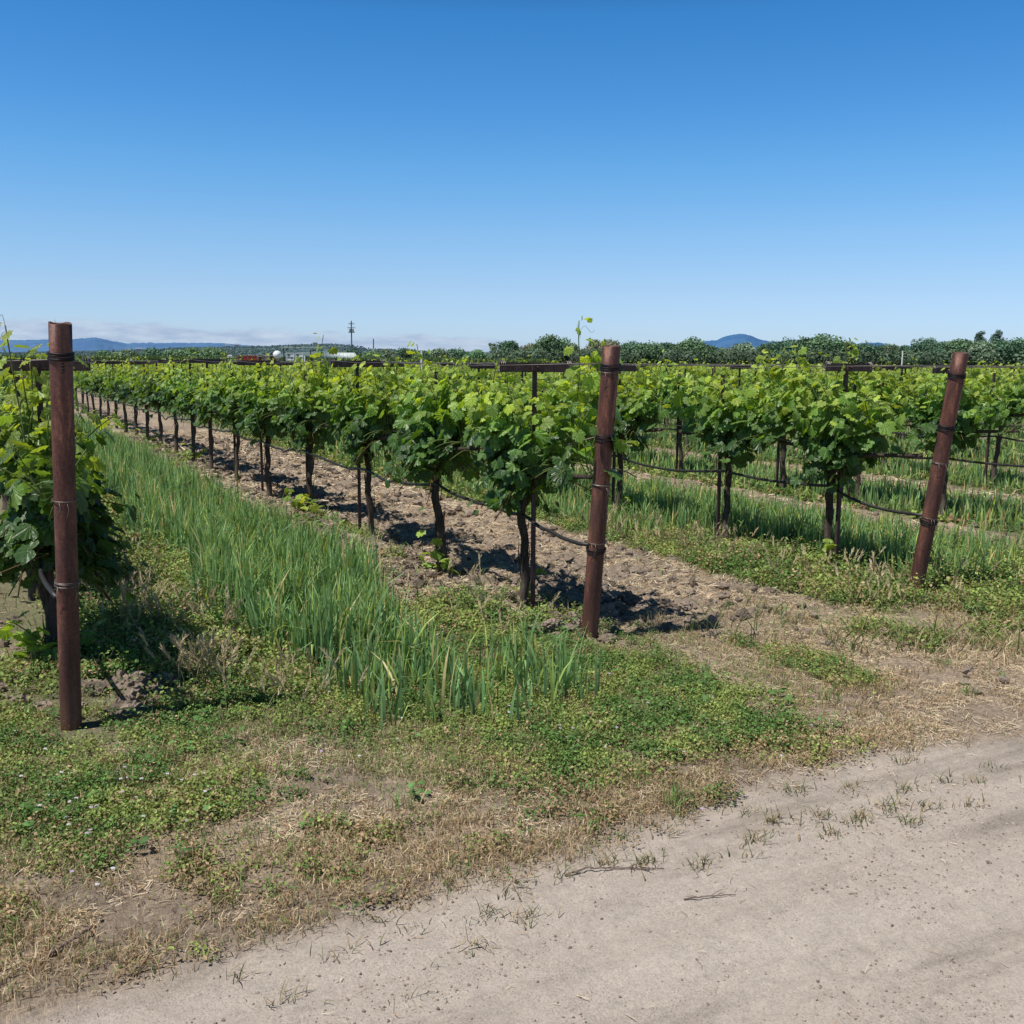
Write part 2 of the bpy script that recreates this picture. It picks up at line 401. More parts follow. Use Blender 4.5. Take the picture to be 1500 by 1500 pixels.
# ------------------------------------------------------------------ leaf templates
half = [(.10, -.18), (.34, -.32), (.54, -.24), (.60, -.02), (.76, .12), (.80, .38), (.68, .44), (.55, .50), (.60, .70), (.44, .82), (.26, .86), (.13, 1.0)]
def leaf_tpl(half, tip, droop=.22, cup=.18, wav=.05):
    pts = [(0, 0)]+half+[tip]+[(-x, y) for x, y in half[::-1]]
    v = []
    for k, (x, y) in enumerate(pts):
        v.append((x, y, -droop*y*abs(y)-cup*abs(x)**1.4+(wav if k % 2 else -wav)*min(1, math.hypot(x, y))))
    v.insert(0, (0, .18, .04))
    n = len(v); out = list(range(1, n))
    f = [[0, out[i], out[(i+1) % len(out)]] for i in range(len(out))]
    v = np.array(v)
    return v, np.array(f), v[:, :2].copy()
T_HI = leaf_tpl(half, (0, 1.15))
T_MID = leaf_tpl([(.36, -.30), (.72, .30), (.46, .50), (.36, .80)], (0, 1.12), wav=0)
T_LO = leaf_tpl([(.55, -.1), (.5, .62)], (0, 1.1), wav=0)
def leaves(g, tpl, P, N, T, S, C):
    tv, tf, tuv = tpl
    N = norm(N); T = norm(T-(T*N).sum(1, keepdims=True)*N); X = np.cross(T, N)
    n = len(P); k = len(tv)
    fold = rng.uniform(.4, 1.9, n)[:, None, None]
    V = P[:, None]+S[:, None, None]*(tv[None, :, 0:1]*X[:, None]*rng.uniform(.85, 1.1, n)[:, None, None]+tv[None, :, 1:2]*T[:, None]+tv[None, :, 2:3]*fold*N[:, None])
    Fc = (np.arange(n)*k)[:, None, None]+tf[None]
    shade = 1-.12*np.linalg.norm(tuv, axis=1)
    g.add(V.reshape(-1, 3), Fc.reshape(-1, 3), (C[:, None]*shade[None, :, None]).reshape(-1, 3), np.tile(tuv, (n, 1)))

OLD = np.array([.070, .155, .044]); MIDC = np.array([.185, .330, .062]); YNG = np.array([.46, .56, .09])
def leafcol(age, n):
    """age 0 old, 1 tip of the shoot"""
    a = np.clip(age+rng.normal(0, .13, n), 0, 1)[:, None]
    c = np.where(a < .5, OLD+(MIDC-OLD)*a*2, MIDC+(YNG-MIDC)*(a*2-1))
    return c*rng.uniform(.62, 1.3, (n, 1))

def make_vine(seed, lod, style='std', basal=0, y0=-.8, y1=.8, extra=()):
    """returns meshes for trunk, cordon, canes, foliage and basal shoot of one vine, local x across the row"""
    global rng
    keep = rng; rng = np.random.default_rng(seed)
    tpl = (T_HI, T_MID, T_LO)[lod]; lscale = (1.0, 1.12, 1.45)[lod]; dens = (1.0, .62, .34)[lod]
    out = {}
    # trunk
    g = G(); n = (26, 10, 4)[lod]; K = (12, 7, 5)[lod]
    u = np.linspace(0, 1, n); hx = rng.uniform(-.03, .03); hy = rng.uniform(-.02, .14)
    wob = .012*np.sin(u*9+seed)+.008*np.sin(u*21+seed*2)
    path = np.stack([hx*u+wob, hy*u+.012*np.cos(u*7+seed), -.06+u*.96], 1)
    r0 = rng.uniform(.024, .033)
    rad = r0*(1+.5*np.exp(-u*14)+.45*ss(.86, .98, u)-.1*u)
    tube(g, path, rad, (1, 1, 1), K, .22 if lod == 0 else .1)
    if lod == 0:   # peeling bark strips
        for _ in range(26):
            zc = rng.uniform(.05, .8); a = rng.uniform(0, 6.28); l = rng.uniform(.05, .16)
            i0 = np.interp(zc, path[:, 2], np.arange(n)); b = path[int(i0)]
            p0 = b+np.array([math.cos(a), math.sin(a), 0])*r0*1.08
            pts = [p0, p0+[math.cos(a)*.004, math.sin(a)*.004, l*.5], p0+[math.cos(a)*rng.uniform(0, .014), math.sin(a)*.008, l]]
            tube(g, pts, [.003, .004, .001], (1, 1, 1), 4)
    out['trunk'] = g.mesh('trunk', M_bark, True)
    top = path[-1]
    g = G()
    for s, e in ((-1, y0), (1, y1)):
        v = np.linspace(0, 1, (12, 6, 3)[lod])
        p = np.stack([top[0]*(1-v)+.015*np.sin(v*8+seed), top[1]+(e*.92-top[1])*v, top[2]-.03+.10*np.sqrt(v)], 1)
        tube(g, p, np.interp(v, [0, .15, 1], [.028, .020, .013]), (1, 1, 1), (8, 6, 4)[lod], .2)
    out['cordon'] = g.mesh('cordon', M_bark, True)
    # shoots
    gc = G(); P = []; Nn = []; Tt = []; S = []; A = []
    def shoot(b, d, L, droop, a0=0.0, a1=1.0, sc=1.0, rad=.0035):
        d = d/np.linalg.norm(d)
        m = max(3, int(L/.05)); uu = np.linspace(0, 1, m+1)
        side = np.cross(d, [0, 0, 1.]); side = side/max(np.linalg.norm(side), .1)
        pp = b+d*L*uu[:, None]+np.array([0, 0, -1.])*droop*(uu**2)[:, None]+side*(.02*np.sin(uu*6+b[1]*9))[:, None]
        if lod < 2: tube(gc, pp[::(1 if lod == 0 else 2)] if m > 4 else pp, rad, (.10, .13, .03) if a1 > .3 else (.09, .05, .02), 5 if lod == 0 else 3)
        for k in range(1, m+1):
            for rep in range(2 if lod < 2 else 1):
                if rng.random() > dens*(1.0 if rep == 0 else .62)*1.1: continue
                f = uu[k]
                ang = (k % 2)*np.pi+rng.normal(0, .9)+(0 if abs(d[0]) < .1 else 0)
                o_ = side*math.cos(ang)+np.cross(side, d)*math.sin(ang)
                outw = np.array([np.sign(pp[k][0]+rng.normal(0, .08)), 0, 0])
                pet = norm(o_*1.0+outw*.55+np.array([0, 0, .1]))
                l = rng.uniform(.04, .10)*sc
                P.append(pp[k]+pet*l)
                Nn.append(np.array([0, 0, .75])+outw*.45+pet*.35+rng.normal(0, .42, 3))
                Tt.append(pet+np.array([0, 0, -.75])+rng.normal(0, .35, 3))
                S.append(rng.uniform(.062, .112)*(1-.62*f**2.2)*lscale*sc)
                A.append(a0+(a1-a0)*f)
    span = y1-y0; hgt_ = rng.uniform(.9, 1.12)
    for k in range(int(32*span/1.6)):
        y = y0+span*(k+rng.random())/(32*span/1.6)
        if rng.random() < .30: y = float(np.clip(rng.normal(0, .25), y0, y1))
        zb = .93+rng.uniform(-.02, .05)
        L = rng.uniform(.34, .64); tilt = rng.normal(0, .40)
        L *= (1-.30*ss(.35, .8, abs(y)))*hgt_
        if rng.random() < .11: L += .25
        shoot(np.array([rng.uniform(-.03, .03), y, zb]), np.array([tilt, rng.normal(0, .22), 1.0]), L, abs(tilt)*.16, .12, 1.0)
    for k in range(int(16*span/1.6)):      # side shoots arching out and down
        y = float(np.clip(rng.normal(0, .42), y0, y1)); sx = rng.choice([-1, 1])
        shoot(np.array([0, y, .98]), np.array([sx*.9, rng.normal(0, .4), .55]), rng.uniform(.2, .36), .17, .0, .45)
    hang = dict(std=16, low=26, light=9, drape=40)[style]
    for k in range(hang):
        y = rng.normal(0, .14); sx = rng.choice([-1, 1]); a = rng.uniform(0, 6.28)
        shoot(np.array([hx+.03*math.cos(a), y, .93 if style != 'drape' else rng.uniform(.62, .98)]), np.array([math.cos(a)*.8, math.sin(a)*.55, rng.uniform(-.9, .1)]), rng.uniform(.16, .32)*(1.35 if style in ('low', 'drape') else 1), .10, .0, .3)
    for (b, d, L, dr) in extra:
        shoot(np.array(b, float), np.array(d, float), L, dr, .2, 1.0, .95, .0032)
        e = np.array(b, float)+norm(np.array(d, float))*L
        if lod == 0:
            for q_ in range(3):   # tendrils
                w_ = rng.normal(0, 1, 3); w_[2] = abs(w_[2])
                tt = np.linspace(0, 1, 8)[:, None]
                tube(gc, e-norm(np.array(d, float))*.05*q_-np.array([0, 0, dr*(1-.1*q_)])+norm(w_)*.09*tt+np.array([0, 0, .02])*np.sin(tt*6), .0012, (.2, .22, .06), 3)
    g = G()
    P, Nn, Tt, S, A = map(np.array, (P, Nn, Tt, S, A))
    ay = np.abs(P[:, 1]-hy*.5); zmin = .70+.42*ss(.12, .42, ay)+.05*np.sin(P[:, 1]*11+seed)
    if style == 'drape': zmin -= .34
    kp = (P[:, 2] > zmin) | (rng.random(len(P)) < .10)
    kp &= rng.random(len(P)) > .68*ss(.42, .80, ay)*(P[:, 2] < 1.5)
    P, Nn, Tt, S, A = P[kp], Nn[kp], Tt[kp], S[kp], A[kp]
    hz = ss(.95, 1.45, P[:, 2])
    age = np.clip(A*.50+hz*.52-.10, 0, 1)
    leaves(g, tpl, P, Nn, Tt, S, leafcol(age, len(P)))
    out['foliage'] = g.mesh('foliage', M_leaf)
    if gc.n: out['canes'] = gc.mesh('canes', M_cane, True)
    if basal:
        gb = G(); P = []; Nn = []; Tt = []; S = []; A = []
        for k in range(basal):
            a = rng.uniform(0, 6.28); L = rng.uniform(.12, .3)
            d = np.array([math.cos(a)*.7, math.sin(a)*.7, rng.uniform(.2, .8)])
            m = int(L/.05)+1; uu = np.linspace(0, 1, m+1)
            pp = np.array([0, 0, rng.uniform(0, .12)])+norm(d)*L*uu[:, None]
            tube(gb, pp, .003, (.10, .13, .04), 4)
            for j in range(1, m+1):
                P.append(pp[j]+rng.normal(0, .03, 3)); Nn.append(np.array([0, 0, 1.])+rng.normal(0, .5, 3)); Tt.append(d+rng.normal(0, .5, 3)+[0, 0, -.5])
                S.append(rng.uniform(.045, .075)*lscale); A.append(rng.uniform(.5, .95))
        P, Nn, Tt, S, A = map(np.array, (P, Nn, Tt, S, A)); P[:, 2] = np.maximum(P[:, 2], .04)
        leaves(gb, tpl, P, Nn, Tt, S, leafcol(A, len(P)))
        out['sucker'] = gb.mesh('sucker', M_leaf)
    rng = keep
    return out

def put_vine(ms, label, group, loc, rz=0, scale=1):
    t = thing('grapevine', label, 'grapevine', loc, rz, group); t.scale = (scale,)*3
    for k in ('trunk', 'cordon', 'canes', 'foliage', 'sucker'):
        if k in ms: link(k, ms[k], t)
    return t

ORD = ['first', 'second', 'third', 'fourth', 'fifth', 'sixth', 'seventh', 'eighth', 'ninth', 'tenth', 'eleventh', 'twelfth']
ROWNAME = ['the left end post\'s row', 'the middle end post\'s row', 'the right end post\'s row', 'the first row beyond the right post',
           'the second row beyond the right post', 'the third row beyond the right post']
def hz(n, t): return float(height(np.array([n]), np.array([t]))[0])
HALF = (-1.0, 56.2)
vines = []
r = random.Random(3)
for ri, rn in enumerate(ROWS):
    if ri == 0: ts = [5.9, 7.45, 9.0, 10.6, 12.2, 13.8, 15.4]
    elif ri == 1: ts = [5.62, 6.95, 8.5, 10.25, 11.95, 13.5, 15.1, 16.4, 17.9, 19.4]+[19.4+1.55*k for k in range(1, 60)]
    elif ri == 2: ts = [5.75, 7.05, 8.7]+[8.7+1.58*k for k in range(1, 60)]
    elif ri == 3: ts = [5.6, 7.25, 8.5, 9.7, 11.75]+[11.75+1.56*k for k in range(1, 60)]
    else:
        o0 = r.uniform(5.4, 6.2); ts = [o0+1.56*k+r.uniform(-.15, .15) for k in range(70)]
    for t in ts:
        a = math.degrees(math.atan2(rn, t)); d = math.hypot(rn, t)
        lim = HALF[1]+math.degrees(1.0/d); lo = HALF[0]-0
        if a > lim or (a < 1.2-math.degrees(.8/d)): continue
        if d < 108: vines.append((d, ri, rn, t+r.uniform(-.04, .04)))
vines.sort()
near = vines[:298]; far = vines[298:]
print('vines near', len(near), 'maxdist', near[-1][0], 'far', len(far))
# variants
V0 = {}
hero = {
 (0, 0): dict(seed=101, style='drape', basal=12, y0=-1.15, y1=.8, extra=[((-.1, -.9, 1.25), (-.1, 0, 1), .5, 0), ((.05, -.6, 1.3), (.1, .05, 1), .42, 0), ((-.1, 0, .80), (-.6, -.3, -.5), .35, .1), ((-.05, -.1, .6), (-.9, -.3, -.2), .25, .1), ((-.05, -.1, .72), (-.9, -.3, -.5), .3, .1)]),
 (0, 1): dict(seed=102, style='low', y0=-.8, y1=.8), (0, 2): dict(seed=103, style='low', y0=-.8, y1=.8),
 (1, 0): dict(seed=111, style='std', basal=3, y0=-.85, y1=.7, extra=[((.03, -.5, 1.15), (.02, -.10, 1), .70, 0), ((.1, -.62, 1.15), (.15, -.15, 1), .55, .0), ((-.05, .1, 1.2), (0, .1, 1), .42, 0), ((.05, -.75, 1.0), (.1, -.5, .5), .35, .05)]),
 (1, 1): dict(seed=112, style='low', basal=3, y0=-.65, y1=.8, extra=[((0, -.2, 1.2), (0, 0, 1), .36, 0)]),
 (1, 2): dict(seed=113, style='std', y0=-.75, y1=.85), (1, 3): dict(seed=114, style='std', basal=6, y0=-.8, y1=.8),
 (1, 4): dict(seed=115, style='low', y0=-.85, y1=.8),
 (2, 0): dict(seed=121, style='std', basal=1, y0=-.9, y1=.65, extra=[((.02, -.05, 1.2), (0, 0, 1), .58, 0), ((0, .55, 1.2), (0, .1, 1), .45, 0), ((0, .62, 1.2), (.1, 0, 1), .5, 0)]),
 (2, 1): dict(seed=122, style='light', y0=-.65, y1=.75), (2, 2): dict(seed=123, style='std', basal=5, y0=-.8, y1=.8),
 (3, 1): dict(seed=124, style='std', y0=-.85, y1=.7),
}
for i in range(4): V0['a', i] = make_vine(200+i*7, 0, ('std', 'low', 'light', 'std')[i], (0, 0, 5, 0)[i])
for i in range(5): V0['b', i] = make_vine(300+i*7, 1, ('std', 'low', 'light', 'std', 'low')[i], (0, 4, 0, 0, 0)[i])
for i in range(4): V0['c', i] = make_vine(400+i*7, 2, 'std')
LAB = {(0, 0): 'large low-hanging grapevine right behind the left rusty end post',
       (0, 1): 'second grapevine behind the left end post, half hidden by the front vine',
       (1, 0): 'tall leafy grapevine with a long bare shoot, just left of the middle end post',
       (2, 0): 'dense grapevine with thick dark trunk just left of the leaning right end post'}
counter = {}
byrow = {}
for d, ri, rn, t in sorted(near, key=lambda q: (q[1], q[3])):
    k = counter.get(ri, 0); counter[ri] = k+1
    byrow.setdefault(ri, []).append(t)
    if (ri, k) in hero and ri < 3: ms = make_vine(lod=0, **hero[ri, k])
    elif (ri, k) in hero: ms = make_vine(lod=0, **hero[ri, k])
    elif d < 14: ms = V0['a', r.randrange(4)]
    elif d < 30: ms = V0['b', r.randrange(5)]
    else: ms = V0['c', r.randrange(4)]
    rz = 0 if (ri, k) in hero else r.choice([0, math.pi])
    sc = 1 if (ri, k) in hero else r.uniform(.94, 1.06)
    if (ri, k) in LAB: lab = LAB[ri, k]
    elif ri < 3 and k < 10: lab = f'green grapevine, {ORD[k]} from the near end of {ROWNAME[ri]}'
    elif ri < 6 and k < 8: lab = f'green grapevine, {ORD[k]} from the right in {ROWNAME[ri]}'
    else: lab = 'small green grapevine far back among the distant rows of the vineyard'
    put_vine(ms, lab, 'grapevines in the trellised rows', (rn, t, hz(rn, t)), rz, sc)

# far rows: leaf mass only, past the nearest three hundred
def far_rows():
    g = G(); P = []
    pts = np.array([(v[2], v[3], v[0]) for v in far])
    per = 26
    n = len(pts)*per; base = np.repeat(pts, per, 0)
    P = np.stack([base[:, 0]+rng.normal(0, .2, n), base[:, 1]+rng.uniform(-.8, .8, n), rng.uniform(.82, 1.5, n)**1.0], 1)
    P[:, 2] += height(P[:, 0], P[:, 1])
    Nn = np.stack([rng.normal(-.1, .5, n), rng.normal(-.2, .5, n), np.full(n, .8)], 1); Tt = rng.normal(0, 1, (n, 3)); Tt[:, 2] -= .6
    age = np.clip((P[:, 2]-.95)/.5, 0, 1)*.9
    leaves(g, T_LO, P, Nn, Tt, rng.uniform(.14, .22, n), leafcol(age, n))
    tag(g.obj('distant_vine_rows', M_leaf), 'mass of distant green vine rows filling the far part of the vineyard', 'vineyard', kind='stuff')
    g = G()
    for v in far[::1]:
        tr = v[2]+rng.uniform(-.03, .03)
        box(g, (tr, v[3], .5), (.05, .05, 1.0), (.03, .02, .017))
    tag(g.obj('distant_vine_trunks', M_clod), 'dark trunks under the distant vine rows', 'trunks', kind='stuff')
far_rows()

# ------------------------------------------------------------------ end posts
def wire_ring(g, cx, cy, z, r_, tilt=0, rad=.0028, col=(1, 1, 1)):
    th = np.linspace(0, 2*np.pi, 28, endpoint=False)
    p = np.stack([cx+r_*np.cos(th), cy+r_*np.sin(th), z+tilt*np.sin(th+1)], 1)
    tube(g, p, rad, col, 5, closed=True)
def end_post(label, base, top, rad, bands):
    base = Vector((*base, hz(*base)-.02)); top = Vector(top); ax = (top-base); L = ax.length
    t = thing('end_post', label, 'end post', base, 0, 'rusty pipe posts at the row ends')
    t.rotation_mode = 'QUATERNION'; t.rotation_quaternion = ax.to_track_quat('Z', 'Y')
    g = G(); zs = np.concatenate([[-.15], np.linspace(0, L, 14)])
    K = 40; th = np.linspace(0, 2*np.pi, K, endpoint=False)
    prof = [(rad, z_) for z_ in zs]+[(rad*.985, L+.002), (rad*.88, L+.002), (rad*.87, L-.25)]
    V = np.array([[r_*math.cos(a), r_*math.sin(a), z_+(0.004*math.sin(3*a) if z_ > L else 0)] for r_, z_ in prof for a in th])
    i = np.arange(len(prof)-1)[:, None]; j = np.arange(K)[None]
    q = np.stack([i*K+j, i*K+(j+1) % K, (i+1)*K+(j+1) % K, (i+1)*K+j], -1).reshape(-1, 4)
    g.add(V, [q, (np.arange(K)+(len(prof)-1)*K)[None]], (1, 1, 1))
    g.obj('pipe', M_rust, t, True)
    for z_, cnt, dark in bands:
        g = G()
        for k in range(cnt):
            wire_ring(g, 0, 0, z_+k*.0085*(1 if cnt < 5 else .8)+rng.normal(0, .0015), rad+.004+rng.uniform(0, .003), rng.normal(0, .004), .0034 if dark else .0019)
        if not dark:
            for q_ in range(2):
                a = rng.uniform(3.6, 5.2)
                pts = np.array([[math.cos(a)*(rad+.006), math.sin(a)*(rad+.006), z_], [math.cos(a+.15)*(rad+.014), math.sin(a+.15)*(rad+.014), z_-.03], [math.cos(a-.1)*(rad+.012), math.sin(a-.1)*(rad+.012), z_-.07-.02*q_]])
                tube(g, pts, .0014, (1, 1, 1), 4)
        else:
            a = rng.uniform(4.2, 5.6)   # twisted tail
            tt = np.linspace(0, 1, 12)
            tube(g, np.stack([math.cos(a)*(rad+.008)+.006*np.cos(tt*20), math.sin(a)*(rad+.008)+.006*np.sin(tt*20), z_-.01-.04*tt], 1), .002, (1, 1, 1), 4)
        g.obj('wire_band', M_wire_dark if dark else M_wire, t, True)
    return t
end_post('tall upright rusty pipe post nearest the camera, at the left', (.32, 4.72), (.353, 4.52, 1.743), .044, [(1.63, 4, True), (1.05, 1, False), (.68, 3, False)])
end_post('slightly leaning rusty pipe post in the middle, drip hose tied to it', (3.13, 4.92), (3.13, 4.74, 1.69), .049, [(1.585, 4, True), (1.57, 1, False), (1.19, 4, True), (.93, 2, False), (.545, 3, True), (.60, 1, False)])
end_post('strongly leaning rusty pipe post with wire wraps at the right', (5.87, 4.94), (5.87, 4.69, 1.68), .051, [(1.56, 4, True), (1.20, 6, True), (.97, 2, False), (.545, 3, True), (.58, 1, False)])

# ------------------------------------------------------------------ line posts with cross arms
def post_meshes():
    o = {}
    for kind, h in (('arm', 1.53), ('plain', 1.50)):
        g = G(); c = (1, 1, 1)
        box(g, (0, 0, h/2-.05), (.030, .006, h+.1), c); box(g, (0, .016, h/2-.05), (.006, .028, h+.098), c)
        o[kind] = g.mesh('stake', M_steel)
    g = G(); L = .50
    box(g, (0, -.022, 1.545), (L, .005, .052), (1, 1, 1)); box(g, (0, -.008, 1.5725), (L, .033, .004), (1, 1, 1)); box(g, (0, -.008, 1.518), (L, .033, .004), (1, 1, 1))
    o['crossarm'] = g.mesh('crossarm', M_steel)
    g = G()
    box(g, (0, -.034, 1.545), (.07, .014, .035), (1, 1, 1)); tube(g, [(0, -.04, 1.545), (0, -.06, 1.545)], .008, (1, 1, 1), 6)
    o['bracket'] = g.mesh('bracket', M_steel)
    g = G()
    for s in (-1, 1):
        for k in range(3):
            th = np.linspace(0, 2*np.pi, 12, endpoint=False); c = np.array([s*(.24-.012*k), -.01, 1.55])
            tube(g, c+np.stack([np.zeros(12), .026*np.cos(th), .036*np.sin(th)], 1), .0022, (1, 1, 1), 4, closed=True)
        tt = np.linspace(0, 1, 8)
        tube(g, np.stack([s*(.24+.03*tt), -.02-.02*tt, 1.575+.03*np.sin(tt*7)], 1), .0018, (1, 1, 1), 4)
    o['wire_tie'] = g.mesh('wire_tie', M_wire)
    return o
PM = post_meshes()
def line_post(loc, arm, label, tie, rz=0):
    t = thing('trellis_post', label, 'trellis post', loc, rz, 'steel trellis posts along the rows')
    link('stake', PM['arm' if arm else 'plain'], t)
    if arm:
        link('crossarm', PM['crossarm'], t)
        if tie: link('bracket', PM['bracket'], t); link('wire_tie', PM['wire_tie'], t)
    return t
np_ = 0
postlist = []
for ri, ts in byrow.items():
    for k, t in enumerate(ts):
        if ri < 3: arm = (k % 2 == 0)
        else: arm = ((k+ri) % 2 == 0)
        dy = -.07 if k == 0 else .10
        if ri == 1 and k == 2: dy = .3
        if ri == 1 and k == 4: dy = .3
        if ri > 5 and not arm and r.random() < .5: continue
        if ri < 3 and k < 10: lab = f'rusty {"cross-armed trellis post" if arm else "plain stake"}, {ORD[k]} from near end of {ROWNAME[ri]}'
        elif ri < 6 and k < 8: lab = f'rusty {"cross-armed post" if arm else "plain stake"}, {ORD[k]} from the right in {ROWNAME[ri]}'
        else: lab = 'small rusty trellis post standing among the distant vine rows'
        y = t+dy; x = rn = ROWS[ri]
        tp = line_post((x+(.0 if k else .02), y, hz(x, y)+(.03 if (ri, k) in ((0, 0), (1, 0), (2, 0)) else 0)), arm, lab, ri < 5 and k < 8, r.uniform(-.06, .06))
        tp.rotation_euler = (r.uniform(-.012, .012), r.uniform(-.012, .012), r.uniform(-.06, .06))
g = G()
for k, v in enumerate(far):
    if k % 3: continue
    z0 = hz(v[2], v[3])
    box(g, (v[2], v[3]+.2, z0+.75), (.03, .03, 1.5), (1, 1, 1)); box(g, (v[2], v[3]+.2, z0+1.545), (.54, .03, .05), (1, 1, 1))
tag(g.obj('distant_trellis_posts', M_greysteel), 'distant rusty trellis posts with cross arms above the far vine rows', 'trellis posts', kind='stuff')

# ------------------------------------------------------------------ wires and drip hoses
def along_range(rn):
    t0 = 4.9
    e = rn/math.tan(R(56.5)) if rn > 6 else 4.9
    return max(t0, e-1), 100
STR = ['left top', 'right top', 'middle']
for ri, rn in enumerate(ROWS[:14]):
    t0, t1 = along_range(rn)
    arms = [t for t in byrow.get(ri, [])]
    nm = ROWNAME[ri] if ri < 6 else None
    for si, (dx, z_) in enumerate(((-.26, 1.585), (.26, 1.585), (0, 1.03))):
        if ri > 5 and si == 2: continue
        pts = []
        if ri < 3:
            pts.append((rn, 4.72 if si < 2 else 4.8, 1.60 if si < 2 else 1.2))
            t0_ = 5.6
        else: t0_ = t0
        for k, t in enumerate(np.arange(t0_, t1, .8)): pts.append((rn+dx, t, z_+hz(rn, t)*.6-.012*(k % 2)+.004*math.sin(t*1.7)))
        g = G(); tube(g, pts, .0022 if ri < 8 else .003, (1, 1, 1), 4)
        o = g.obj('trellis_wire', M_wire, None, True)
        lab = f'thin steel wire, {STR[si]} strand of {nm}' if nm else 'thin steel wire along the top of a distant vine row'
        tag(o, lab, 'wire', 'trellis wires along the rows')
for ri, rn in enumerate(ROWS[:12]):
    t0, t1 = along_range(rn); ts = byrow.get(ri, [])
    if not ts: continue
    kn = [t0-2 if ri > 2 else 4.86]+[t for t in ts if t < 60]
    pts = []
    for a, b in zip(kn[:-1], kn[1:]):
        for u in np.linspace(0, 1, 9)[:-1]:
            t = a+(b-a)*u
            z_ = .665+.02*math.sin(t*1.9+ri)-.10*(1-(2*u-1)**2)*.38
            if a == kn[0] and ri < 3: z_ = .56+(.665-.56)*u**.8-.05*math.sin(u*3.14)
            pts.append((rn-.045*min(1, (t-kn[0])*2+(.0 if ri < 3 else 1))+.02*math.sin(t*2.3), t, z_+hz(rn, t)*.5))
    g = G(); tube(g, pts, .0115, (1, 1, 1), 7)
    if ri < 3:
        for t in ts[:6]:
            pass
    o = g.obj('drip_hose', M_hose, None, True)
    tag(o, f'black drip irrigation hose running along {ROWNAME[ri]}' if ri < 6 else 'black drip irrigation hose under one of the distant vine rows', 'hose', 'drip hoses along the rows')

# ------------------------------------------------------------------ tall cover-crop grass
def wheat_f(n, t):
    a = band(n, 1.40+.12*np.sin(t*1.7), 2.12+.26*ss(5.2, 7, t), .10)*ss(3.85, 4.35, t+.5*(fbm(n, t, 2.5, 3, 60)-.5))
    a = a*np.where(t < 5.6, .45+.55*ss(4.2, 5.8, t), 1); a = np.maximum(a, .30*band(n, 1.9, 2.55, .12)*band(t, 3.95, 4.7, .15))
    b = band(n, 6.15, 7.55, .15)*ss(4.8, 5.3, t)+.7*band(n, 5.3, 6.3, .1)*ss(7, 8.5, t)*.7
    k = np.floor((n-7.7)/2.85); ph = n-7.7-k*2.85
    c = np.where(n > 7.7, band(ph, 1.15, 2.7, .15), 0)
    cl = ss(.36, .56, fbm(n, t, 6, 3, 61))*np.where((n < 4) & (t < 5), .75+.25*ss(4.1, 5, t), 1)+.12
    return np.clip(np.maximum(np.maximum(a, b), c)*cl, 0, 1)
def wheat(n0, n1, t0, t1, dens, W, H=(.22, .40), S=4):
    P = scatter(n0, n1, t0, t1, dens, wheat_f)
    # thin the margins of the front
    N = len(P)
    hv = (.40+1.15*fbm(P[:, 0], P[:, 1], 5.5, 3, 62))
    Hh = rng.uniform(H[0], H[1], N)*hv*np.where(rng.random(N) < .25, .55, 1)
    Hh *= np.where(P[:, 0] > 4, .70, 1)*np.where(P[:, 0] < 4, .72+.28*ss(4.2, 5.8, P[:, 1]), 1)
    c = np.array([.165, .290, .125])*rng.uniform(.7, 1.4, (N, 1))
    c = np.where(rng.random((N, 1)) < .18, np.array([.28, .38, .10])*rng.uniform(.8, 1.3, (N, 1)), c)
    c = np.where(rng.random((N, 1)) < .07, np.array([.50, .42, .22]), c)
    c = np.where((P[:, 0] > 4)[:, None], c*np.array([1.05, 1.0, .95]), c*np.array([.98, 1.0, 1.0]))
    lean = np.abs(rng.normal(.15, .17, N)); lean = np.where(rng.random(N) < .08, rng.uniform(.8, 1.7, N), lean)
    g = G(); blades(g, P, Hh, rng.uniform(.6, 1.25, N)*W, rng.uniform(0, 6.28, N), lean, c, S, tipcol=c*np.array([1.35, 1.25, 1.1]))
    return g, N
parts = [wheat(1.2, 3.0, 3.7, 9, 4200, .0125), wheat(1.2, 2.7, 9, 20, 1800, .013, S=3), wheat(1.2, 2.7, 20, 60, 500, .025, S=2)]
def merge(lst):
    g = G()
    for a in lst:
        for v, c, uv in zip(a.v, a.c, a.uv): pass
        off = g.n
        g.v += a.v; g.c += a.c; g.uv += a.uv
        g.f += [f+off for f in a.f]; g.n += a.n
    return g
tag(merge([p[0] for p in parts]).obj('tall_grass', M_grass), 'tall blue-green cover crop grass between the left and middle rows', 'grass', kind='stuff')
print('wheat', [p[1] for p in parts])
parts = [wheat(4.9, 7.8, 4.6, 10, 2000, .011), wheat(4.9, 7.8, 10, 24, 900, .016, S=3), wheat(7.8, 17, 4, 24, 650, .018, (.2, .36), S=3), wheat(17, 34, 10, 40, 160, .035, (.2, .34), S=2), wheat(4.9, 17, 24, 50, 150, .035, S=2)]
tag(merge([p[0] for p in parts]).obj('tall_grass', M_grass), 'tall green grass strips around the right row and beyond it', 'grass', kind='stuff')
print('wheat', [p[1] for p in parts])

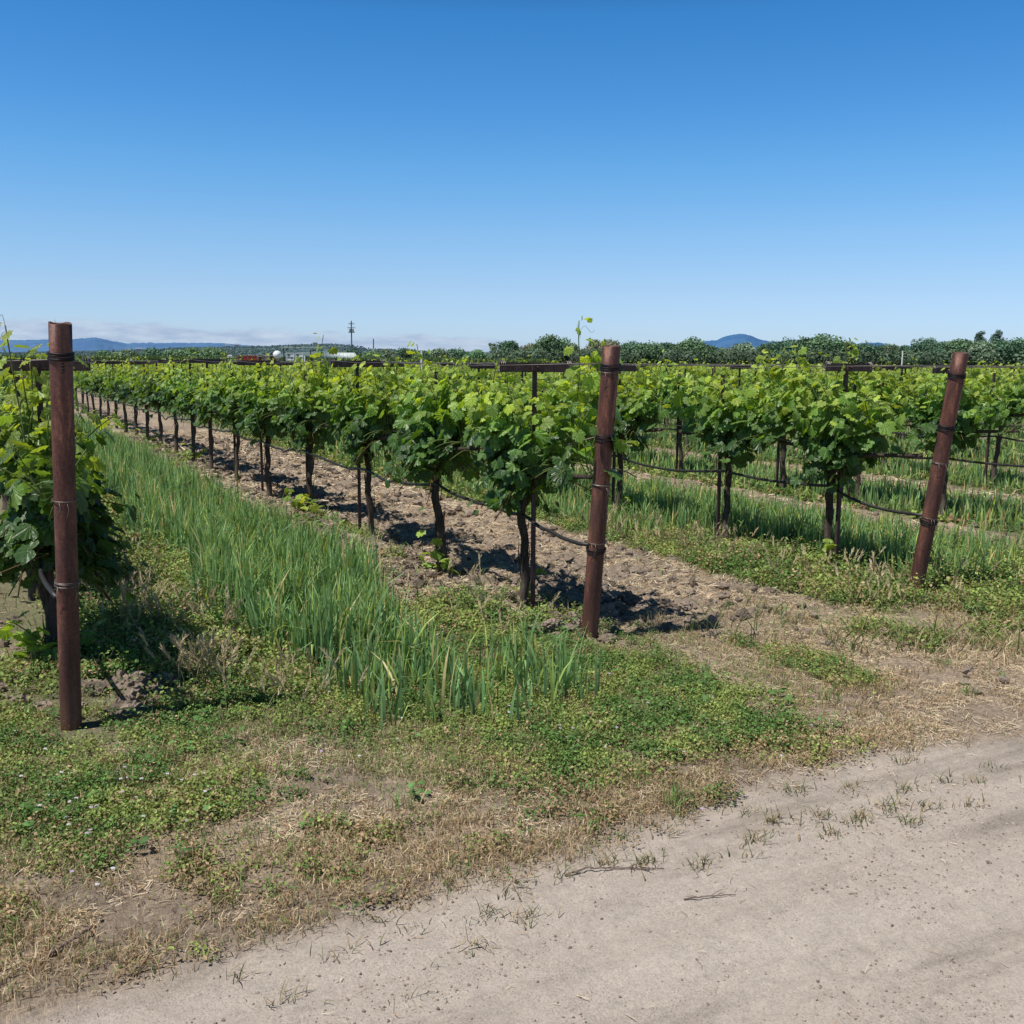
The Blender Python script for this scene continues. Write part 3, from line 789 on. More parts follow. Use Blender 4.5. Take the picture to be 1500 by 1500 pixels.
# ------------------------------------------------------------------ low weeds
def weed_f(n, t):
    f1 = fbm(n, t, 2.3, 4, 70); f2 = fbm(n, t, 7, 3, 71); f3 = fbm(n, t, .9, 3, 74)
    rd = road_m(n, t)
    f4 = fbm(n, t, 14, 3, 75)
    head = ss(.50, .60, f1*.45+f2*.35+f4*.2+.05*(t-3.5)+.03*band(n, -.5, 1.2, .3))*(1-ss(3.0, 3.5, n))*ss(2.54, 2.80, t)*(1-ss(4.6, 5.1, t))*(.25+.75*ss(.42, .56, f4))
    pat = band(n, 1.85, 3.25, .18)*band(t, 3.12, 4.6, .14)*ss(.25, .45, f2)
    pat = np.maximum(pat, band(n, .10, .85, .15)*band(t, 3.5, 4.1, .15)*ss(.2, .42, f2))
    left = band(n, -.8, .45, .1)*band(t, 4.1, 6.2, .2)*ss(.40, .52, f1)*.75
    under = band(n, .42, 1.5, .12)*ss(4.2, 4.6, t)*ss(.3, .45, f2)
    wh = band(n, 1.3, 2.38, .10)*ss(3.7, 4.2, t)*.75*ss(.33, .5, f2)
    r2 = band(n, 2.3, 3.3, .1)*band(t, 4.7, 5.9, .25)*ss(.42, .56, f1)*.9
    r2b = band(n, 2.3, 3.2, .1)*ss(6, 7, t)*ss(.64, .72, f1)*.5
    r3 = band(n, 5.05, 6.4, .15)*ss(4.5, 4.9, t)*ss(.3, .48, f2)
    r3f = ss(5.4, 5.9, n+.4*(f1-.5))*band(t, 4.05, 5.3, .12)*ss(.25, .42, f2)
    r3m = band(n, 6.3, 7.7, .1)*ss(4.6, 5.2, t)*.5
    sp = band(n, 3.4, 6.2, .2)*band(t, 3.5, 4.9, .2)*ss(.60, .70, f1)*.8
    k = np.floor((n-7.7)/2.85); ph = n-7.7-k*2.85
    oth = np.where(n > 7.7, band(ph, .95, 2.85, .1)*.6*ss(.3, .5, f2), 0)
    tot = np.maximum.reduce([head*.8, pat, left, under, wh, r2, r2b, r3, r3f, r3m, sp, oth])
    for a_, b_, r_ in ((.64, 5.0, .30), (.74, 3.98, .15), (.0, 3.45, .16), (-.15, 4.45, .18), (.62, 3.35, .14), (1.25, 3.35, .16), (1.75, 3.75, .12), (.95, 4.35, .10)):
        tot = tot*(1-.88*(1-ss(.7, 1.25, np.hypot(n-a_, t-b_)/r_+1.4*(f2-.5))))
    return np.clip(tot*(1-rd), 0, 1)
T_DIA = (np.array([[0, -.5, 0], [.42, .05, .10], [0, .62, 0], [-.42, .05, .10]]), np.array([[0, 1, 2, 3]]), np.array([[0, 0], [1, 0], [1, 1], [0, 1]]))
def cards(g, P, N, T, S, C):
    tv, tf, tuv = T_DIA; N = norm(N); T = norm(T-(T*N).sum(1, keepdims=True)*N); X = np.cross(T, N); n = len(P)
    V = P[:, None]+S[:, None, None]*(tv[None, :, 0:1]*X[:, None]+tv[None, :, 1:2]*T[:, None]+tv[None, :, 2:3]*N[:, None])
    g.add(V.reshape(-1, 3), ((np.arange(n)*4)[:, None, None]+tf[None]).reshape(-1, 4), np.repeat(C, 4, 0), np.tile(tuv, (n, 1)))
def weeds(n0, n1, t0, t1, dens, sz, hgt, fn=weed_f, per=9):
    """little plants: each a dome of leaflets"""
    Q = scatter(n0, n1, t0, t1, dens/per, fn); n = len(Q)*per
    B = np.repeat(Q, per, 0); ph = np.repeat(rng.uniform(.5, 1.4, len(Q)), per)*hgt
    a = rng.uniform(0, 6.28, n); rr = np.sqrt(rng.random(n))*.035*np.repeat(rng.uniform(.6, 1.6, len(Q)), per)*(sz/.011)**.5
    zz = ph*rng.random(n)**.7*(1-.4*(rr/.05)**2)
    P = B+np.stack([rr*np.cos(a), rr*np.sin(a), np.maximum(zz, .003)], 1)
    N = np.stack([np.cos(a)*.5, np.sin(a)*.5, np.full(n, .9)], 1)+rng.normal(0, .4, (n, 3))
    T = np.stack([np.cos(a), np.sin(a), np.full(n, -.1)], 1)+rng.normal(0, .5, (n, 3))
    patch = ss(.38, .62, fbm(Q[:, 0], Q[:, 1], 5.5, 3, 72))[:, None]
    dryz = np.clip(1-ss(3.0, 3.9, Q[:, 1])+.15-1.2*band(Q[:, 0], 1.9, 3.25, .2)*ss(3.1, 3.3, Q[:, 1]), 0, 1)
    pc = np.array([.140, .265, .065])*(1-patch)+np.array([.33, .42, .115])*patch
    isdry = (rng.random(len(Q)) < .07+.45*dryz)[:, None]
    pc = np.where(isdry, np.array([.47, .34, .19]), pc)*rng.uniform(.7, 1.3, (len(Q), 1))
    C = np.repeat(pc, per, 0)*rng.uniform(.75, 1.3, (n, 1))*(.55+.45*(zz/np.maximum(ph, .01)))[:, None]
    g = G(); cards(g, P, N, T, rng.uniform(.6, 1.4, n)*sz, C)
    return g
gs = [weeds(-1.0, 4.6, 2.6, 5.2, 40000, .0110, .055), weeds(-.8, 3.4, 5.2, 9, 17000, .017, .09), weeds(4.6, 8.0, 3.8, 9, 15000, .017, .075),
      weeds(-.8, 3.4, 9, 22, 2500, .04, .10), weeds(4.6, 9, 9, 22, 2500, .035, .10), weeds(5.0, 8.0, 4.1, 6.5, 6000, .020, .17), weeds(.5, 1.4, 4.6, 9, 5000, .018, .16), weeds(8, 20, 4, 26, 700, .055, .10), weeds(3.4, 5, 5, 12, 1500, .02, .04)]
tag(merge(gs).obj('low_weeds', M_weed), 'low green clover and weeds covering the headland beside the dirt road', 'weeds', kind='stuff')
print('weeds', sum(x.n for x in gs)//4)

# short grass: green and yellowing blades in the weeds and along the road edge
def shortg_f(n, t):
    f1 = fbm(n, t, 3, 4, 80); e = t-2.75
    a = (1-.9*ss(4.5, 5.2, t))*ss(2.54, 2.72, t)*(.12+.88*ss(.40, .58, f1*.7+.3*fbm(n, t, 13, 2, 81)))*(1-ss(3.3, 3.9, n)*.75)
    return np.clip(np.maximum(a, weed_f(n, t)*.7)*(1-road_m(n, t)), 0, 1)
def short_grass(n0, n1, t0, t1, dens, H, W):
    P = scatter(n0, n1, t0, t1, dens, shortg_f); N = len(P)
    dryp = np.clip(.38+.5*(1-ss(2.9, 3.7, P[:, 1]))+.5*ss(3.3, 4, P[:, 0])*(P[:, 1] < 5), 0, .9)
    c = np.where((rng.random(N) < dryp)[:, None], np.where(rng.random((N, 1)) < .4, np.array([.47, .32, .19]), np.array([.64, .51, .33])), np.array([.24, .34, .10]))*rng.uniform(.6, 1.3, (N, 1))
    g = G(); blades(g, P, rng.uniform(.35, 1.3, N)*H, rng.uniform(.6, 1.4, N)*W, rng.uniform(0, 6.28, N), np.abs(rng.normal(.95, .5, N)), c, 2)
    return g
gs = [short_grass(-1, 4.6, 2.6, 5.2, 13000, .042, .0028), short_grass(4.6, 8, 3.4, 8, 3000, .09, .005), short_grass(-.8, 3.4, 5.2, 10, 2500, .10, .006), short_grass(8, 16, 4, 20, 250, .16, .015)]
tag(merge(gs).obj('short_grass', M_grass), 'short green and yellowing grass mixed through the weeds', 'grass', kind='stuff')

# broad-leaved rosettes and bunch grass between the clover
def rosettes():
    g = G(); Q = scatter(-.8, 3.4, 3.1, 5.0, 55, lambda n, t: .15+.85*np.maximum(band(n, -.4, 1.0, .2)*band(t, 4.2, 4.9, .15), weed_f(n, t)*.6))
    Q = np.concatenate([Q, scatter(4.6, 7.5, 4.1, 6, 40, weed_f), scatter(2.4, 3.3, 4.9, 6.3, 60, lambda n, t: np.full(n.shape, .7))])
    per = 8; B = np.repeat(Q, per, 0); n = len(B); a = np.tile(np.arange(per)*.785*1.9, len(Q))+rng.uniform(0, 6.28, n)*.2
    L = np.repeat(rng.uniform(.010, .026, len(Q)), per)*rng.uniform(.7, 1.2, n)
    P = B+np.stack([np.cos(a)*L*.8, np.sin(a)*L*.8, .015+rng.uniform(0, .05, n)], 1)
    C = np.array([.13, .25, .07])*rng.uniform(.6, 1.3, (n, 1))
    leaves(g, T_LO, P, np.stack([-.3*np.cos(a), -.3*np.sin(a), np.ones(n)], 1)+rng.normal(0, .25, (n, 3)), np.stack([np.cos(a), np.sin(a), np.full(n, .1)], 1), L, C)
    tag(g.obj('broadleaf_weeds', M_weed), 'broad-leaved green weeds low among the clover and by the posts', 'weeds', kind='stuff')
    g = G(); Q = scatter(-.8, 7.5, 2.75, 5.2, 26, lambda n, t: .25+.75*weed_f(n, t)*(1-band(n, 3.3, 5.2, .2)*.6))
    per = 34; B = np.repeat(Q, per, 0)+np.concatenate([rng.normal(0, .030, (len(Q)*per, 2)), np.zeros((len(Q)*per, 1))], 1); n = len(B)
    H = np.repeat(rng.uniform(.03, .10, len(Q)), per)*rng.uniform(.5, 1.2, n); dr = np.repeat(rng.random(len(Q)) < .4, per)
    C = np.where((dr | (rng.random(n) < .2))[:, None], np.array([.55, .43, .25]), np.array([.20, .33, .10]))*rng.uniform(.7, 1.25, (n, 1))
    blades(g, B, H, rng.uniform(.002, .0042, n), rng.uniform(0, 6.28, n), np.abs(rng.normal(.5, .35, n)), C, 3)
    tag(g.obj('bunch_grass', M_grass), 'small bunches of green and straw-coloured grass across the headland', 'grass', kind='stuff')
rosettes()

# dry grass tufts with foxtail heads
def foxtail(P, H):
    """bent dry stems each with a bristly head"""
    g = G(); N = len(P)
    az_ = rng.uniform(0, 6.28, N); ln = np.abs(rng.normal(.25, .2, N))
    c = np.array([.52, .42, .24])*rng.uniform(.7, 1.2, (N, 1))
    blades(g, P, H, np.full(N, .0025), az_, ln, c, 4)
    e = H*np.sin(ln); top_ = P+np.stack([e*np.cos(az_), e*np.sin(az_), H*np.cos(ln*.75)], 1)
    per = 22
    B = np.repeat(top_, per, 0); u = np.tile(np.linspace(-.05, .02, per), N)
    d = np.stack([np.cos(az_)*.5, np.sin(az_)*.5, np.full(N, .85)], 1); d = norm(d); D = np.repeat(d, per, 0)
    n = N*per; rnd = rng.normal(0, 1, (n, 3)); Dd = norm(D*1.3+norm(rnd)*.62)
    Q = B+D*u[:, None]
    cc_ = np.repeat(np.array([.58, .49, .29])*rng.uniform(.7, 1.2, (N, 1)), per, 0)
    L = rng.uniform(.02, .04, n); sdv = norm(np.cross(Dd, rng.normal(0, 1, (n, 3))))
    V = np.stack([Q-sdv*.0028, Q+sdv*.0028, Q+Dd*L[:, None]+sdv*.0004, Q+Dd*L[:, None]-sdv*.0004], 1)
    g.add(V.reshape(-1, 3), (np.arange(n)*4)[:, None]+np.arange(4)[None], np.repeat(cc_, 4, 0))
    return g
def tuft_pts(lst):
    out = []
    for n, t, k, s in lst:
        q = np.stack([rng.normal(n, s, k), rng.normal(t, s*1.1, k)], 1)
        out.append(np.concatenate([q, height(q[:, 0], q[:, 1])[:, None]], 1))
    return np.concatenate(out)
fx = tuft_pts([(.93, 5.05, 46, .07), (1.02, 4.95, 24, .05), (.85, 6.6, 60, .16), (.95, 6.2, 50, .18), (.8, 7.2, 60, .2), (.75, 8.0, 50, .2), (1.2, 5.7, 24, .15), (1.25, 4.7, 20, .12), (1.25, 4.3, 12, .15), (2.7, 5.2, 16, .12), (2.8, 5.9, 14, .15),
                (5.2, 4.75, 18, .18), (5.45, 5.1, 22, .18), (5.3, 5.6, 26, .25), (5.4, 6.4, 40, .22), (5.2, 7.1, 40, .25), (5.35, 7.9, 40, .25), (5.5, 4.55, 10, .14), (6.3, 4.9, 10, .2)])
tag(foxtail(fx, rng.uniform(.12, .27, len(fx))).obj('foxtail_grass', M_straw), 'dry tan foxtail grass with bristly heads under the vine rows', 'dry grass', kind='stuff')

# cut, half-green grass lying on the headland at the right
def flop(lst):
    q = tuft_pts(lst); N = len(q)
    c = np.where((rng.random(N) < .5)[:, None], np.array([.30, .32, .13]), np.array([.14, .22, .06]))*rng.uniform(.7, 1.3, (N, 1))
    g = G(); blades(g, q, rng.uniform(.12, .26, N), rng.uniform(.004, .008, N), rng.uniform(0, 6.28, N), rng.uniform(.7, 1.6, N), c, 4, curl=1.0)
    return g
tag(flop([(4.35, 4.1, 60, .12), (4.75, 4.0, 70, .11), (5.0, 3.9, 50, .12), (4.0, 4.5, 40, .16), (5.6, 4.0, 30, .12), (4.4, 4.75, 40, .2), (3.1, 4.4, 20, .1)]).obj('cut_grass', M_grass), 'floppy half-dry grass clumps on the headland between middle and right posts', 'grass', kind='stuff')

# road-edge tufts
def road_tufts():
    C = []
    for n, t, k in [(1.25, 2.42, 14), (1.40, 2.50, 16), (1.60, 2.50, 8), (1.15, 2.30, 12), (1.37, 2.36, 20), (1.75, 2.52, 22), (1.86, 2.46, 26), (2.05, 2.60, 12), (2.02, 2.38, 20), (2.3, 2.44, 24), (2.45, 2.52, 26),
                    (2.42, 2.62, 14), (2.62, 2.48, 20), (2.58, 2.36, 16), (2.75, 2.40, 26), (2.9, 2.42, 22), (2.9, 2.3, 14), (3.05, 2.35, 14), (3.2, 2.3, 10), (3.1, 2.5, 18), (2.7, 2.68, 20), (2.2, 2.7, 18), (1.9, 2.66, 14), (1.65, 2.72, 12), (.95, 2.55, 12), (1.02, 2.45, 6),
                    (2.9, 2.6, 12), (3.3, 2.5, 10), (3.4, 2.42, 10), (.55, 2.45, 8), (.62, 2.3, 10), (.8, 2.42, 8), (1.5, 2.66, 16), (1.25, 2.62, 14), (3.6, 2.5, 10), (3.7, 2.38, 10), (3.95, 2.4, 8), (.9, 2.15, 5), (2.2, 2.35, 6), (3.3, 2.7, 20), (3.45, 2.78, 14)]:
        k = int(k*1.5)
        m_ = np.stack([rng.normal(n, .030, k), rng.normal(t, .018, k)], 1); C.append(m_)
        m_ = np.stack([rng.normal(n, .07, k//3), rng.normal(t, .03, k//3)], 1); C.append(m_)
    q = np.concatenate(C)+np.array([0, .09]); P = np.concatenate([q, height(q[:, 0], q[:, 1])[:, None]], 1); N = len(P)
    c = np.where((rng.random(N) < .5)[:, None], np.array([.42, .33, .18]), np.array([.13, .165, .05]))*rng.uniform(.7, 1.25, (N, 1))
    g = G(); blades(g, P, rng.uniform(.018, .055, N), rng.uniform(.0022, .004, N), rng.uniform(0, 6.28, N), rng.uniform(.4, 1.5, N), c, 3, curl=1.0)
    return g
tag(road_tufts().obj('grass_tufts', M_grass), 'small sparse half-dry grass tufts growing at the edge of the dirt road', 'grass', kind='stuff')

# ------------------------------------------------------------------ straw litter, clods, gravel
def straw_f(n, t):
    f1 = fbm(n, t, 2.0, 4, 90); f2 = fbm(n, t, 6, 3, 91)
    a = strip_bare(n, t)*ss(.34, .56, f1*.5+f2*.5)
    b = .9*ss(.42, .60, f1*.4+f2*.6)*(1-ss(4.6, 5.2, t))*ss(2.72, 2.95, t)
    return np.clip(np.maximum(a, b)*(1-road_m(n, t)*.97), 0, 1)
def straws(n0, n1, t0, t1, dens, L, W):
    P = scatter(n0, n1, t0, t1, dens, straw_f); N = len(P)
    a = rng.uniform(0, 6.28, N); up = rng.normal(.05, .18, N)
    D = norm(np.stack([np.cos(a), np.sin(a), up], 1)); ln = rng.uniform(.3, 1.3, N)*L
    S_ = norm(np.stack([-np.sin(a), np.cos(a), rng.normal(0, .4, N)], 1))*(rng.uniform(.5, 1.3, N)*W)[:, None]
    P = P+np.array([0, 0, .006])+np.abs(up)[:, None]*ln[:, None]*.3*np.array([0, 0, 1.])
    bend = np.stack([-np.sin(a), np.cos(a), np.ones(N)*.3], 1)*rng.normal(0, .12, N)[:, None]*ln[:, None]
    A0 = P-D*ln[:, None]/2; A1 = P+bend; A2 = P+D*ln[:, None]/2
    V = np.stack([A0-S_, A0+S_, A1-S_, A1+S_, A2-S_*.5, A2+S_*.5], 1).reshape(-1, 3)
    b = (np.arange(N)*6)[:, None, None]; q = (b+np.array([[0, 1, 3, 2], [2, 3, 5, 4]])[None]).reshape(-1, 4)
    c = np.array([.74, .62, .44])*rng.uniform(.5, 1.15, (N, 1)); c = np.where(rng.random((N, 1)) < .3, np.array([.45, .29, .17])*rng.uniform(.6, 1.2, (N, 1)), c)
    g = G(); g.add(V, q, np.repeat(c, 6, 0)); return g
gs = [straws(-1, 6.5, 2.55, 5.3, 7500, .042, .0012), straws(-1.5, 6.5, 5.3, 10, 3400, .075, .0020), straws(2.3, 6, 10, 24, 350, .14, .006), straws(7, 14, 4, 20, 250, .12, .006), straws(4, 7, 2.6, 4.6, 900, .06, .0016)]
_sf = straw_f
straw_f = lambda n, t: road_m(n, t)*.12*np.exp(-np.maximum(2.9-t, 0)/.45)*(fbm(n, t, 5, 3, 98) > .48)
gs.append(straws(-.5, 6, 1.4, 3.0, 3000, .030, .0009)); straw_f = _sf
tag(merge(gs).obj('straw_litter', M_straw), 'pale cut straw scattered over the tilled soil and the headland', 'straw', kind='stuff')

def ico(sub=1):
    t = (1+5**.5)/2
    v = [(-1, t, 0), (1, t, 0), (-1, -t, 0), (1, -t, 0), (0, -1, t), (0, 1, t), (0, -1, -t), (0, 1, -t), (t, 0, -1), (t, 0, 1), (-t, 0, -1), (-t, 0, 1)]
    f = [(0, 11, 5), (0, 5, 1), (0, 1, 7), (0, 7, 10), (0, 10, 11), (1, 5, 9), (5, 11, 4), (11, 10, 2), (10, 7, 6), (7, 1, 8), (3, 9, 4), (3, 4, 2), (3, 2, 6), (3, 6, 8), (3, 8, 9), (4, 9, 5), (2, 4, 11), (6, 2, 10), (8, 6, 7), (9, 8, 1)]
    v = norm(np.array(v, float)); f = np.array(f)
    for _ in range(sub):
        nv = list(v); cache = {}; nf = []
        def mid(a, b):
            k = (min(a, b), max(a, b))
            if k not in cache: m_ = v[a]+v[b]; nv.append(m_/np.linalg.norm(m_)); cache[k] = len(nv)-1
            return cache[k]
        for a, b, c in f:
            ab, bc, ca = mid(a, b), mid(b, c), mid(c, a); nf += [(a, ab, ca), (b, bc, ab), (c, ca, bc), (ab, bc, ca)]
        v = np.array(nv); f = np.array(nf)
    return v, f
def stones(P, S, C, sub, flat=.7, rough=.35, sink=.25):
    v, f = ico(sub); N = len(P); k = len(v); g = G()
    d = 1+rough*(rng.random((N, k))-.5)*2*.7
    sc_ = S[:, None]*rng.uniform(.6, 1.3, (N, 3)); sc_[:, 2] *= flat
    a = rng.uniform(0, 6.28, N); ca, sa = np.cos(a)[:, None], np.sin(a)[:, None]
    W_ = v[None]*d[..., None]*sc_[:, None]
    X = W_[..., 0]*ca-W_[..., 1]*sa; Y = W_[..., 0]*sa+W_[..., 1]*ca
    V = np.stack([X, Y, W_[..., 2]], -1)+(P+np.stack([0*S, 0*S, S*flat*(1-2*sink)*.6], 1))[:, None]
    g.add(V.reshape(-1, 3), ((np.arange(N)*k)[:, None, None]+f[None]).reshape(-1, 3), np.repeat(C, k, 0)); return g
def clod_f(n, t):
    return np.clip(strip_bare(n, t)*ss(4.3, 5.0, t)*(.25+.9*np.exp(-((n-2.85)/.35)**2)+.3*ss(.5, .6, fbm(n, t, 3, 3, 95)))+.25*strip_bare(n, t)*(fbm(n, t, 2, 3, 96) > .52), 0, 1)
def clods(n0, n1, t0, t1, dens, s0, s1, sub):
    P = scatter(n0, n1, t0, t1, dens, clod_f); N = len(P)
    S = s0+(s1-s0)*rng.random(N)**7
    C = np.array([.24, .19, .150])*rng.uniform(.45, 1.35, (N, 1))
    return stones(P, S, C, sub, rough=.5)
# big clods by the left post and along the trunk line of the middle row
bp_ = tuft_pts([(.62, 4.85, 26, .10), (.55, 5.15, 22, .12), (.75, 5.3, 16, .12), (2.75, 6.6, 40, .22), (2.8, 7.6, 50, .3), (2.7, 8.8, 50, .3), (2.9, 10.4, 50, .4), (3.2, 5.3, 26, .15), (3.5, 5.4, 30, .25), (-.1, 5.4, 20, .2)])
gs = [clods(-1.6, 6.2, 3.2, 8, 800, .004, .045, 1), clods(2.2, 5.2, 8, 22, 260, .010, .06, 1), clods(7.5, 13, 4, 18, 120, .012, .05, 1), clods(-1.5, .25, 4.2, 8, 900, .006, .04, 1),
      stones(bp_, rng.uniform(.015, .06, len(bp_)), np.array([.24, .19, .150])*rng.uniform(.6, 1.25, (len(bp_), 1)), 2, rough=.45)]
tag(merge(gs).obj('soil_clods', M_clod, None, False), 'grey-brown clods of tilled soil along the bare strips', 'soil', kind='stuff')
def grit_f(n, t): return road_m(n, t)*(.15+.85*ss(.45, .6, fbm(n*.5, t*1.6, 2.2, 4, 97)))
P = scatter(-.8, 6, 1.3, 3.0, 9000, grit_f); N = len(P)
S = .0009+.0050*rng.random(N)**9
C = np.where(rng.random((N, 1)) < .4, np.array([.26, .21, .17]), np.array([.42, .35, .29]))*rng.uniform(.7, 1.2, (N, 1))
tag(stones(P, S, C, 0, .7, .4).obj('gravel', M_clod), 'fine grit and small crumbs of earth on the dirt road', 'gravel', kind='stuff')

# flowers
def flowers():
    g = G(); L = []
    for n, t, k, s in [(.35, 3.85, 18, .16), (.55, 3.75, 10, .14), (.2, 3.6, 6, .12), (.25, 3.1, 2, .1), (2.3, 3.45, 10, .25), (2.8, 3.3, 7, .2), (1.5, 3.9, 7, .3), (2.5, 4.2, 5, .3), (.1, 4.4, 5, .15), (6.4, 4.6, 10, .4)]:
        L.append(np.stack([rng.normal(n, s, k), rng.normal(t, s, k)], 1))
    q = np.concatenate(L); N = len(q); z_ = height(q[:, 0], q[:, 1])+rng.uniform(.05, .085, N)
    for k in range(5):
        a = k*1.2566+rng.uniform(0, .3, N); P = np.stack([q[:, 0]+.004*np.cos(a), q[:, 1]+.004*np.sin(a), z_-.02], 1)
        C = np.where((np.arange(N) % 3 == 0)[:, None], np.array([.62, .48, .68]), np.array([.72, .70, .74]))
        cards(g, P, np.stack([.3*np.cos(a), .3*np.sin(a)-.4, np.ones(N)], 1), np.stack([np.cos(a), np.sin(a), .3*np.ones(N)], 1), rng.uniform(.005, .009, N), C)
    tag(g.obj('wild_flowers', M_weed), 'tiny white and pale lilac flowers dotted through the weeds', 'flowers', kind='stuff')
flowers()

# fallen twigs
M_twig = simple_mat('dead_twig', (.17, .125, .10), .85, 50, .5, .5)
def twig(label, pts, rad, side=()):
    p = np.array([(x, y, hz(x, y)+z_) for x, y, z_ in pts]); u = np.linspace(0, 1, len(p)); uu = np.linspace(0, 1, 20)
    c = p.mean(0); g = G()
    q = np.stack([np.interp(uu, u, p[:, i]) for i in range(3)], 1)-c; q[1:-1] += rng.normal(0, rad*.5, (18, 3))*[1, 1, .3]
    tube(g, q, np.linspace(rad, rad*.45, 20), (1, 1, 1), 6, .25)
    for (k, dx, dy) in side: tube(g, [q[k], q[k]+[dx*.5, dy*.5, .006], q[k]+[dx, dy, .003]], [rad*.5, rad*.4, rad*.2], (1, 1, 1), 5)
    o = link('twig', g.mesh('twig', M_twig, True), None, tuple(c)); tag(o, label, 'twig', 'dead twigs on the dirt road')
twig('long dark twig lying on the dirt road below the middle post', [(1.58, 2.60, .006), (1.66, 2.60, .012), (1.76, 2.56, .008), (1.89, 2.50, .006)], .0035, [(14, .05, .0), (16, .02, -.03)])
twig('short dark twig at the road edge in the lower left', [(.28, 2.66, .008), (.33, 2.67, .012), (.40, 2.66, .008)], .004, [(8, -.03, .02)])
twig('thick grey-brown stick in the dry weeds at lower left', [(.10, 2.85, .012), (.17, 2.88, .02), (.22, 2.92, .02)], .007)
twig('thin forked twig on the road among small grass tufts', [(1.84, 2.33, .004), (1.92, 2.31, .008), (2.0, 2.28, .004)], .0025, [(10, .06, .01), (6, -.04, .02)])

# ------------------------------------------------------------------ hills
def dirv(azd): return np.array([math.sin(R(azd)), math.cos(R(azd))])
def hill(name, prof, D, depth, mat, rough, seed):
    a = np.array([p[0] for p in prof]); e = np.array([p[1] for p in prof])
    A = np.linspace(a[0], a[-1], 420); E_ = np.interp(A, a, e)
    rows = 26; V = []; C = []
    for j in range(rows):
        v = j/(rows-1)
        for k, (aa, ee) in enumerate(zip(A, E_)):
            top_ = 1.6+D*math.tan(R(ee)); f = math.sin(min(v*1.05, 1)*math.pi/2)**1.1
            x, y = dirv(aa)*(D-depth*(1-v)); V.append((x, y, f)); C.append(top_)
    V = np.array(V); T_ = np.array(C)
    nz = fbm(V[:, 0], V[:, 1], 1/(depth*.25), 5, seed)-.5; vv = np.repeat(np.linspace(0, 1, rows), len(A))
    Z = 1+(T_-1)*V[:, 2]*(1+.5*nz*np.sin(vv*np.pi))+rough*(fbm(V[:, 0], V[:, 1], 1/22., 3, seed+9)-.4)*np.clip(vv*3, 0, 1)
    V[:, 2] = Z
    n = len(A); i = np.arange(rows-1)[:, None]; j = np.arange(n-1)[None]
    q = np.stack([i*n+j, i*n+j+1, (i+1)*n+j+1, (i+1)*n+j], -1).reshape(-1, 4)
    g = G(); g.add(V, q, (1, 1, 1)); o = g.obj(name, mat, None, True); tag(o, None, kind='structure'); return V.reshape(rows, n, 3)
def hill_mat(name, c1, c2, scale):  # both colours have the blue distance haze painted in
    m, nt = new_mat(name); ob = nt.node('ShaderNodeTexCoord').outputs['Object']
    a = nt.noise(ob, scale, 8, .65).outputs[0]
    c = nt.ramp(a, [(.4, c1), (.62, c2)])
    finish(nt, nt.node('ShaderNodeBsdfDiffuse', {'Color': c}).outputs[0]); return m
farp = [(-8, .9), (-3, .8), (1.69, .88), (3.23, .94), (5.12, 1.03), (6.09, 1.12), (6.9, .92), (7.55, .82), (9.23, .88), (10.15, .91), (12.15, .91), (13.02, .85), (13.9, .78), (15.69, .62), (19.33, .43), (21.93, .44), (22.68, .49), (23.8, .49), (26.06, .43), (28.33, .33), (34, .25)]
midp = [(-8, .3), (1.66, .24), (4.78, .30), (6.39, .36), (8.71, .44), (11.1, .56), (13.2, .62), (14.97, .66), (16.41, .74), (18.53, .78), (19.04, .68), (19.7, .52), (20.81, .56), (22.3, .50), (23.8, .50), (26.06, .48), (28.33, .40), (33.6, .30), (40, .2)]
mtnp = [(33, .3), (35.08, .6), (37.29, .9), (38.31, 1.12), (39.11, 1.21), (39.46, 1.4), (40.0, 1.51), (40.54, 1.54), (40.9, 1.45), (41.44, 1.24), (41.91, 1.16), (42.51, 1.13), (43.75, .99), (45.82, .95), (46.56, 1.08), (47.5, 1.11), (48.25, .92), (49.17, .95), (51.11, .99), (51.89, 1.04), (52.68, .98), (54.22, .92), (58, .78), (66, .5)]
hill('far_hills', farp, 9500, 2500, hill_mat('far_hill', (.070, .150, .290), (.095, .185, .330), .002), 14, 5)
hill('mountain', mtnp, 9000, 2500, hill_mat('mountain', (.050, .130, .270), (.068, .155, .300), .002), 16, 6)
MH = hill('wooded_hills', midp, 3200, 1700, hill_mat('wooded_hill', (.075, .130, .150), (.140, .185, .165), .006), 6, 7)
def woodland():
    rows, n, _ = MH.shape; N = 42000
    j = rng.integers(2, rows, N); k = rng.integers(0, n, N); P = MH[j, k]+rng.normal(0, 14, (N, 3))*[1, 1, 0]
    keep_ = fbm(P[:, 0], P[:, 1], 1/160., 3, 99) > .42; P = P[keep_]; N = len(P); s = rng.uniform(1.0, 2.6, N)
    P[:, 2] += s*.2
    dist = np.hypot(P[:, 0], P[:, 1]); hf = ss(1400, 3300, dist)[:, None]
    C = (np.array([.075, .120, .095])*(1-hf)+np.array([.085, .145, .175])*hf)*rng.uniform(.8, 1.2, (N, 1))  # painted haze: leaf colour turns bluer with distance
    v, f = ico(0); g = G(); V = P[:, None]+v[None]*s[:, None, None]*rng.uniform(.7, 1.2, (N, 1, 3))
    g.add(V.reshape(-1, 3), ((np.arange(N)*12)[:, None, None]+f[None]).reshape(-1, 3), np.repeat(C, 12, 0))
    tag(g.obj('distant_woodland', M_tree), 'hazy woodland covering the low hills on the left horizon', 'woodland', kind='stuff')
woodland()

